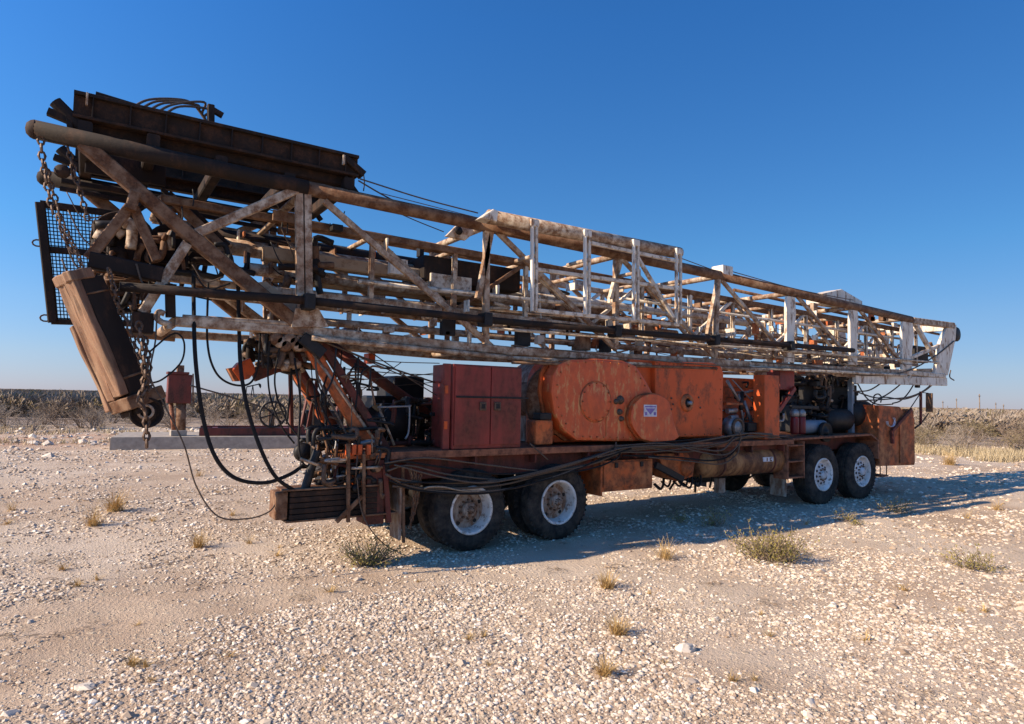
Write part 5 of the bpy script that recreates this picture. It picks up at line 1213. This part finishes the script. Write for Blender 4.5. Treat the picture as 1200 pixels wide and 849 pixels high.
beam('walking_beam', (-1.5, 0, 3.6), (1.5, 0, 4.4), .3, .3, 'black', e); beam('samson_post', (-.5, 0, 0), (0, 0, 4.0), .2, .2, 'black', e); beam('samson_post', (.6, 0, 0), (0, 0, 4.0), .2, .2, 'black', e)
prism('horse_head', [(1.4, 4.7), (2.0, 4.4), (2.1, 3.8), (1.9, 3.3), (1.5, 3.9)], -.15, .15, 'black', e, 0); beam('crank', (-1.5, 0, 3.6), (-1.6, 0, 1.0), .15, .5, 'black', e)

# ================================================================== PLANTS
def shrub_mesh(name, seed, h, spread, n0, m, leaves=None, leafn=0, upright=.5):
    rr = random.Random(seed); V = []; F = []; MI = []
    def seg(a, b, r0, r1):
        s, u = frame(b - a); i0 = len(V)
        for p, r in ((a, r0), (b, r1)):
            for k in range(3):
                t = k * 2.094; V.append(p + (s * math.cos(t) + u * math.sin(t)) * r)
        for k in range(3): F.append((i0 + k, i0 + (k + 1) % 3, i0 + 3 + (k + 1) % 3, i0 + 3 + k)); MI.append(0)
    def grow(p, d, L, r, depth):
        q = p + d * L; seg(p, q, r, r * .62)
        if depth <= 1 and leafn:
            for _ in range(leafn):
                c = p.lerp(q, rr.random()) + Vector([rr.gauss(0, .02 * h) for _ in range(3)]); s = rr.uniform(.010, .022) * h
                a = Vector([rr.gauss(0, 1) for _ in range(3)]).normalized() * s; b = Vector([rr.gauss(0, 1) for _ in range(3)]).normalized() * s * .6; i0 = len(V)
                V.extend([c - a, c + b, c + a, c - b]); F.append((i0, i0 + 1, i0 + 2, i0 + 3)); MI.append(1)
        if depth <= 0: return
        for _ in range(rr.choice((2, 3, 3)) if depth > 1 else rr.choice((2, 2, 3))):
            nd = (d + Vector((rr.gauss(0, .55), rr.gauss(0, .55), rr.gauss(.08, .35)))).normalized(); grow(p.lerp(q, rr.uniform(.55, 1)), nd, L * rr.uniform(.6, .85), r * .6, depth - 1)
    for k in range(n0):
        a = rr.uniform(0, 6.283); t = rr.uniform(.15, 1); d = Vector((math.cos(a) * spread * t, math.sin(a) * spread * t, upright + rr.uniform(0, .8))).normalized()
        grow(Vector((math.cos(a) * .08 * h * t, math.sin(a) * .08 * h * t, -.03)), d, h * rr.uniform(.28, .42), h * .011, 3)
    me = bpy.data.meshes.new(name); me.from_pydata([tuple(v) for v in V], [], F); me.materials.append(M[m]); me.materials.append(M[leaves or m]); me.polygons.foreach_set('material_index', MI); me.update()
    return me
bare = [shrub_mesh('bare_shrub', 100 + i, 1.0, 1.0, 13, 'stick' if i % 3 else 'stick2') for i in range(5)]
leafy = [shrub_mesh('leafy_shrub', 200 + i, 1.0, .9, 10, 'stick2', 'leaf', 5) for i in range(3)]
rr = random.Random(55); nsh = 0
def side_word(x): return None
for ring, (r0, step, sc) in enumerate(((33.5, .052, 1.5), (36.5, .048, 1.8), (40, .044, 2.0), (44, .046, 2.1), (50, .048, 2.2))):
    a = YAW - .72
    while a < YAW + .72:
        ang = a + rr.uniform(-.015, .015); rad = r0 + rr.uniform(-1.2, 1.5) + (3.5 if ang > YAW + .45 else 0) * (ring < 2); x, y = CAM.x + rad * math.cos(ang), CAM.y + rad * math.sin(ang)
        left = ang > YAW
        a += step * (1.0 if left else 1.0)
        if ring == 0 and rr.random() < .35: continue
        leafyp = .18 if left else .5
        lf = rr.random() < leafyp; me = rr.choice(leafy if lf else bare)
        o = bpy.data.objects.new('leafy_shrub' if lf else 'bare_shrub', me); COL.objects.link(o); s = sc * rr.uniform(.7, 1.12) * (.80 if left else .85)
        o.location = (x, y, gz(x, y)); o.rotation_euler.z = rr.uniform(0, 6.28); o.scale = (s * 1.25, s * 1.25, s)
        where = 'to the left of the hanging block' if ang > YAW + .54 else ('behind the concrete pad and valve bank' if ang > YAW + .2 else ('hidden mostly behind the rig' if ang > YAW - .52 else 'to the right of the front cab'))
        row = 'front row' if ring < 2 else 'far row'
        kind_ = 'olive leafy shrub' if lf else 'bare twiggy shrub'
        tag(o, kind_ + ', ' + row + ', ' + where, 'shrub', kind_ + 's, ' + row + ', ' + where)
        nsh += 1
# scrub mass beyond
def build_scrub():
    rr = random.Random(66); V = []; F = []; MI = []
    for _ in range(9000):
        t = rr.random(); rad = 56 + 900 * t ** 2.4; ang = YAW + rr.uniform(-.95, .95); x, y = CAM.x + rad * math.cos(ang), CAM.y + rad * math.sin(ang)
        h = rr.uniform(.7, 1.6); w = rr.uniform(.8, 1.8) * (1 + rad / 300); mi = 0 if rr.random() < .5 else (1 if rr.random() < .35 else 2); nb = 60 if rad < 110 else 20
        for k in range(nb):
            a = rr.uniform(0, 6.283); b = Vector((x + math.cos(a) * w * rr.random() * .5, y + math.sin(a) * w * rr.random() * .5, 0)); b.z = h * rr.random() * .6; tp = b + Vector((math.cos(a) * w * rr.random(), math.sin(a) * w * rr.random(), h * rr.uniform(.2, .75)))
            s = Vector((-math.sin(ang), math.cos(ang), 0)) * (.010 + rad * .0004) * rr.uniform(.5, 1.5); i0 = len(V); V += [b - s, b + s, tp + s * .5, tp - s * .7 + Vector((0, 0, -.1))]; F.append((i0, i0 + 1, i0 + 2, i0 + 3)); MI.append(mi)
    o = link('scrub', V, F, None, None, False, ['stick', 'leaf', 'stick2'], MI); o['kind'] = 'stuff'; o['label'] = 'endless low desert scrub running to the horizon'
build_scrub()
def build_grass():
    rr = random.Random(67); V = []; F = []
    for _ in range(5200):
        ang = YAW + rr.uniform(-.72, .72); left = ang > YAW
        rad = rr.uniform(29.5, 36) if not left else rr.uniform(28, 40)
        if left and rr.random() < .55: continue
        x, y = CAM.x + rad * math.cos(ang), CAM.y + rad * math.sin(ang)
        if noise.noise((x * .3, y * .3, 0)) < (-.15 if not left else .05): continue
        h = rr.uniform(.15, .55) * (1 if not left else .7); z = gz(x, y)
        for k in range(9):
            a = rr.uniform(0, 6.283); b = Vector((x + rr.gauss(0, .15), y + rr.gauss(0, .15), z - .02)); tp = b + Vector((math.cos(a) * h * .45, math.sin(a) * h * .45, h * rr.uniform(.6, 1))); s = Vector((math.cos(a + 1.57), math.sin(a + 1.57), 0)) * .016; i0 = len(V)
            V += [b - s, b + s, tp]; F.append((i0, i0 + 1, i0 + 2))
    o = link('dry_grass', V, F, 'grass'); o['kind'] = 'stuff'; o['label'] = 'pale dry grass along the edge of the clearing'
build_grass()

def tuft_mesh(seed, n, h, curl=.5, m='straw', w=.0035):
    rr = random.Random(seed); V = []; F = []
    for k in range(n):
        a = rr.uniform(0, 6.283); t = rr.random() ** .6; p = Vector((rr.gauss(0, .12) * h, rr.gauss(0, .12) * h, 0)); L = h * rr.uniform(.5, 1.1); d = Vector((math.cos(a) * t, math.sin(a) * t, .75)).normalized(); s = Vector((-math.sin(a), math.cos(a), 0)); pts = [p]
        for j in range(3): pts.append(pts[-1] + d * L / 3); d = (d + Vector((math.cos(a) * .3 * curl, math.sin(a) * .3 * curl, -.25 * curl)) + Vector([rr.gauss(0, .2) for _ in range(3)])).normalized()
        for j in range(3):
            i0 = len(V); ww = w * (1 - j * .28); V += [pts[j] - s * ww, pts[j] + s * ww, pts[j + 1] + s * ww * .7, pts[j + 1] - s * ww * .7]; F.append((i0, i0 + 1, i0 + 2, i0 + 3))
    me = bpy.data.meshes.new('grass_tuft'); me.from_pydata([tuple(v) for v in V], [], F); me.materials.append(M[m]); me.update(); return me
def bush_mesh(seed, h, n, spread=2.3, m='green'):
    rr = random.Random(seed); V = []; F = []; MI = []
    for k in range(n):
        a = rr.uniform(0, 6.283); t = rr.uniform(.2, 1) * spread; d = Vector((math.cos(a) * t, math.sin(a) * t, .5 + rr.uniform(0, .9))).normalized(); p = Vector((rr.gauss(0, .25) * h, rr.gauss(0, .25) * h, 0)); L = h * rr.uniform(.7, 1.25); pts = [p]
        for j in range(5): pts.append(pts[-1] + d * L / 5); d = (d + Vector([rr.gauss(0, .16) for _ in range(3)]) + Vector((0, 0, .06))).normalized()
        v, f = tube_geo(pts, .006, 3, .002, False); i0 = len(V); V += v; F += [tuple(i + i0 for i in q) for q in f]; MI += [0] * len(f)
        for j in range(15):
            tt = rr.uniform(.25, 1); q = pts[min(4, int(tt * 5))].lerp(pts[min(5, int(tt * 5) + 1)], rr.random()); c = q + Vector([rr.gauss(0, .022) for _ in range(3)]); s = rr.uniform(.010, .020)
            x = (Vector((0, 0, 1)) + Vector([rr.gauss(0, .8) for _ in range(3)])).normalized() * s; y = Vector([rr.gauss(0, 1) for _ in range(3)]).normalized() * s * .45; i0 = len(V); V += [c - x, c + y, c + x, c - y]; F.append((i0, i0 + 1, i0 + 2, i0 + 3)); MI.append(1)
    me = bpy.data.meshes.new('bush'); me.from_pydata([tuple(v) for v in V], [], F); me.materials.append(M['stick2']); me.materials.append(M[m]); me.polygons.foreach_set('material_index', MI); me.update(); return me
def place(name, me, x, y, label, cat, group, s=1, rz=0):
    o = bpy.data.objects.new(name, me); COL.objects.link(o); g = G(x, y); o.location = (g.x, g.y, gz(g.x, g.y)); o.scale = (s, s, s); o.rotation_euler.z = rz; tag(o, label, cat, group); return o
for i, (x, y, h, n, lb) in enumerate([
    (903, 656, .42, 190, 'largest yellow green low bush, right of centre on the gravel'),
    (1140, 667, .30, 40, 'sparse dark green bush at the right edge of the gravel'),
    (434, 662, .32, 90, 'dark green bush at the foot of the rearmost wheels'),
    (836, 616, .30, 30, 'dusky bush standing in the shade of the rig'),
    (1050, 600, .30, 26, 'small yellow bush on the edge of the rig shadow, right of the front wheels'),
    (992, 612, .24, 18, 'tiny yellow bush just below the front wheels'),
    (1004, 616, .14, 10, 'smallest sprig right beside the tiny yellow bush'),
    (797, 612, .20, 14, 'dark low plant in the shade left of the dusky bush'),
    ]): place('low_bush', bush_mesh(300 + i, h, n), x, y, lb, 'bush', 'low bushes on the gravel', 1, i)
for i, (x, y, h, n, lb) in enumerate([
    (135, 600, .42, 260, 'round orange straw tuft, upper one of the left pair'), (109, 617, .34, 130, 'straw tuft just below left of the orange round tuft'), (232, 640, .28, 130, 'straw tuft left of the bumper at mid height'),
    (292, 636, .15, 30, 'small straw tuft below the trailing rope'), (712, 690, .24, 150, 'upper straw tuft of three in a column, below the second wheel'), (725, 745, .20, 160, 'middle straw tuft of three in a column'), (708, 792, .17, 130, 'lowest straw tuft of three in a column'),
    (780, 655, .32, 110, 'wide pale straw tuft at the shadow edge in the middle'), (1113, 545, .62, 320, 'round orange tumbleweed tuft to the right of the front cab'), (1168, 597, .3, 60, 'thin straw tuft near the right edge above the dark green bush'), (272, 605, .16, 30, 'faint straw tuft beside the trailing rope'),
    (1133, 607, .2, 25, 'faint straw tuft left of the one near the right edge'), (233, 558, .3, 45, 'straw tuft beside the concrete pad end'), (14, 600, .25, 40, 'pale straw tuft at the left edge of the photo'), (945, 545 + 70, .15, 20, 'tiny straw tuft between the front wheels and the green bush')
    ]): place('straw_tuft', tuft_mesh(400 + i, n, h), x, y, lb, 'grass tuft', 'dry straw tufts on the gravel', 1, i)
rr = random.Random(44)
tms = [tuft_mesh(500 + i, 34, .13) for i in range(4)]
for i in range(46):
    x, y = rr.uniform(0, 1200), rr.uniform(545, 800)
    if 380 < x < 1080 and y < 640: continue
    me = rr.choice(tms); g = G(x, y); o = bpy.data.objects.new('straw_sprig', me); COL.objects.link(o); o.location = (g.x, g.y, gz(g.x, g.y)); s_ = rr.uniform(.4, 1.1); o.scale = (s_, s_, s_ * .8); o.rotation_euler.z = rr.uniform(0, 6)
    tag(o, 'tiny dry straw sprig among the stones ' + ('in the left half of the clearing' if x < 600 else 'in the right half of the clearing'), 'grass sprig', 'tiny straw sprigs, ' + ('left half' if x < 600 else 'right half'))
# earth and rubble bank at far left
rr = random.Random(91)
for i in range(46):
    x, y = rr.uniform(0, 260), rr.uniform(503, 522); g = G(x, y); s = rr.uniform(.08, .26)
    vs, fs = rr.choice(SV); o = link('rubble_stone', [v * s for v in vs], fs, 'rock'); o.location = (g.x, g.y, gz(g.x, g.y)); o.rotation_euler.z = rr.uniform(0, 6); tag(o, 'white broken stone in the rubble line before the scrub', 'stone', 'rubble stones before the scrub on the left')
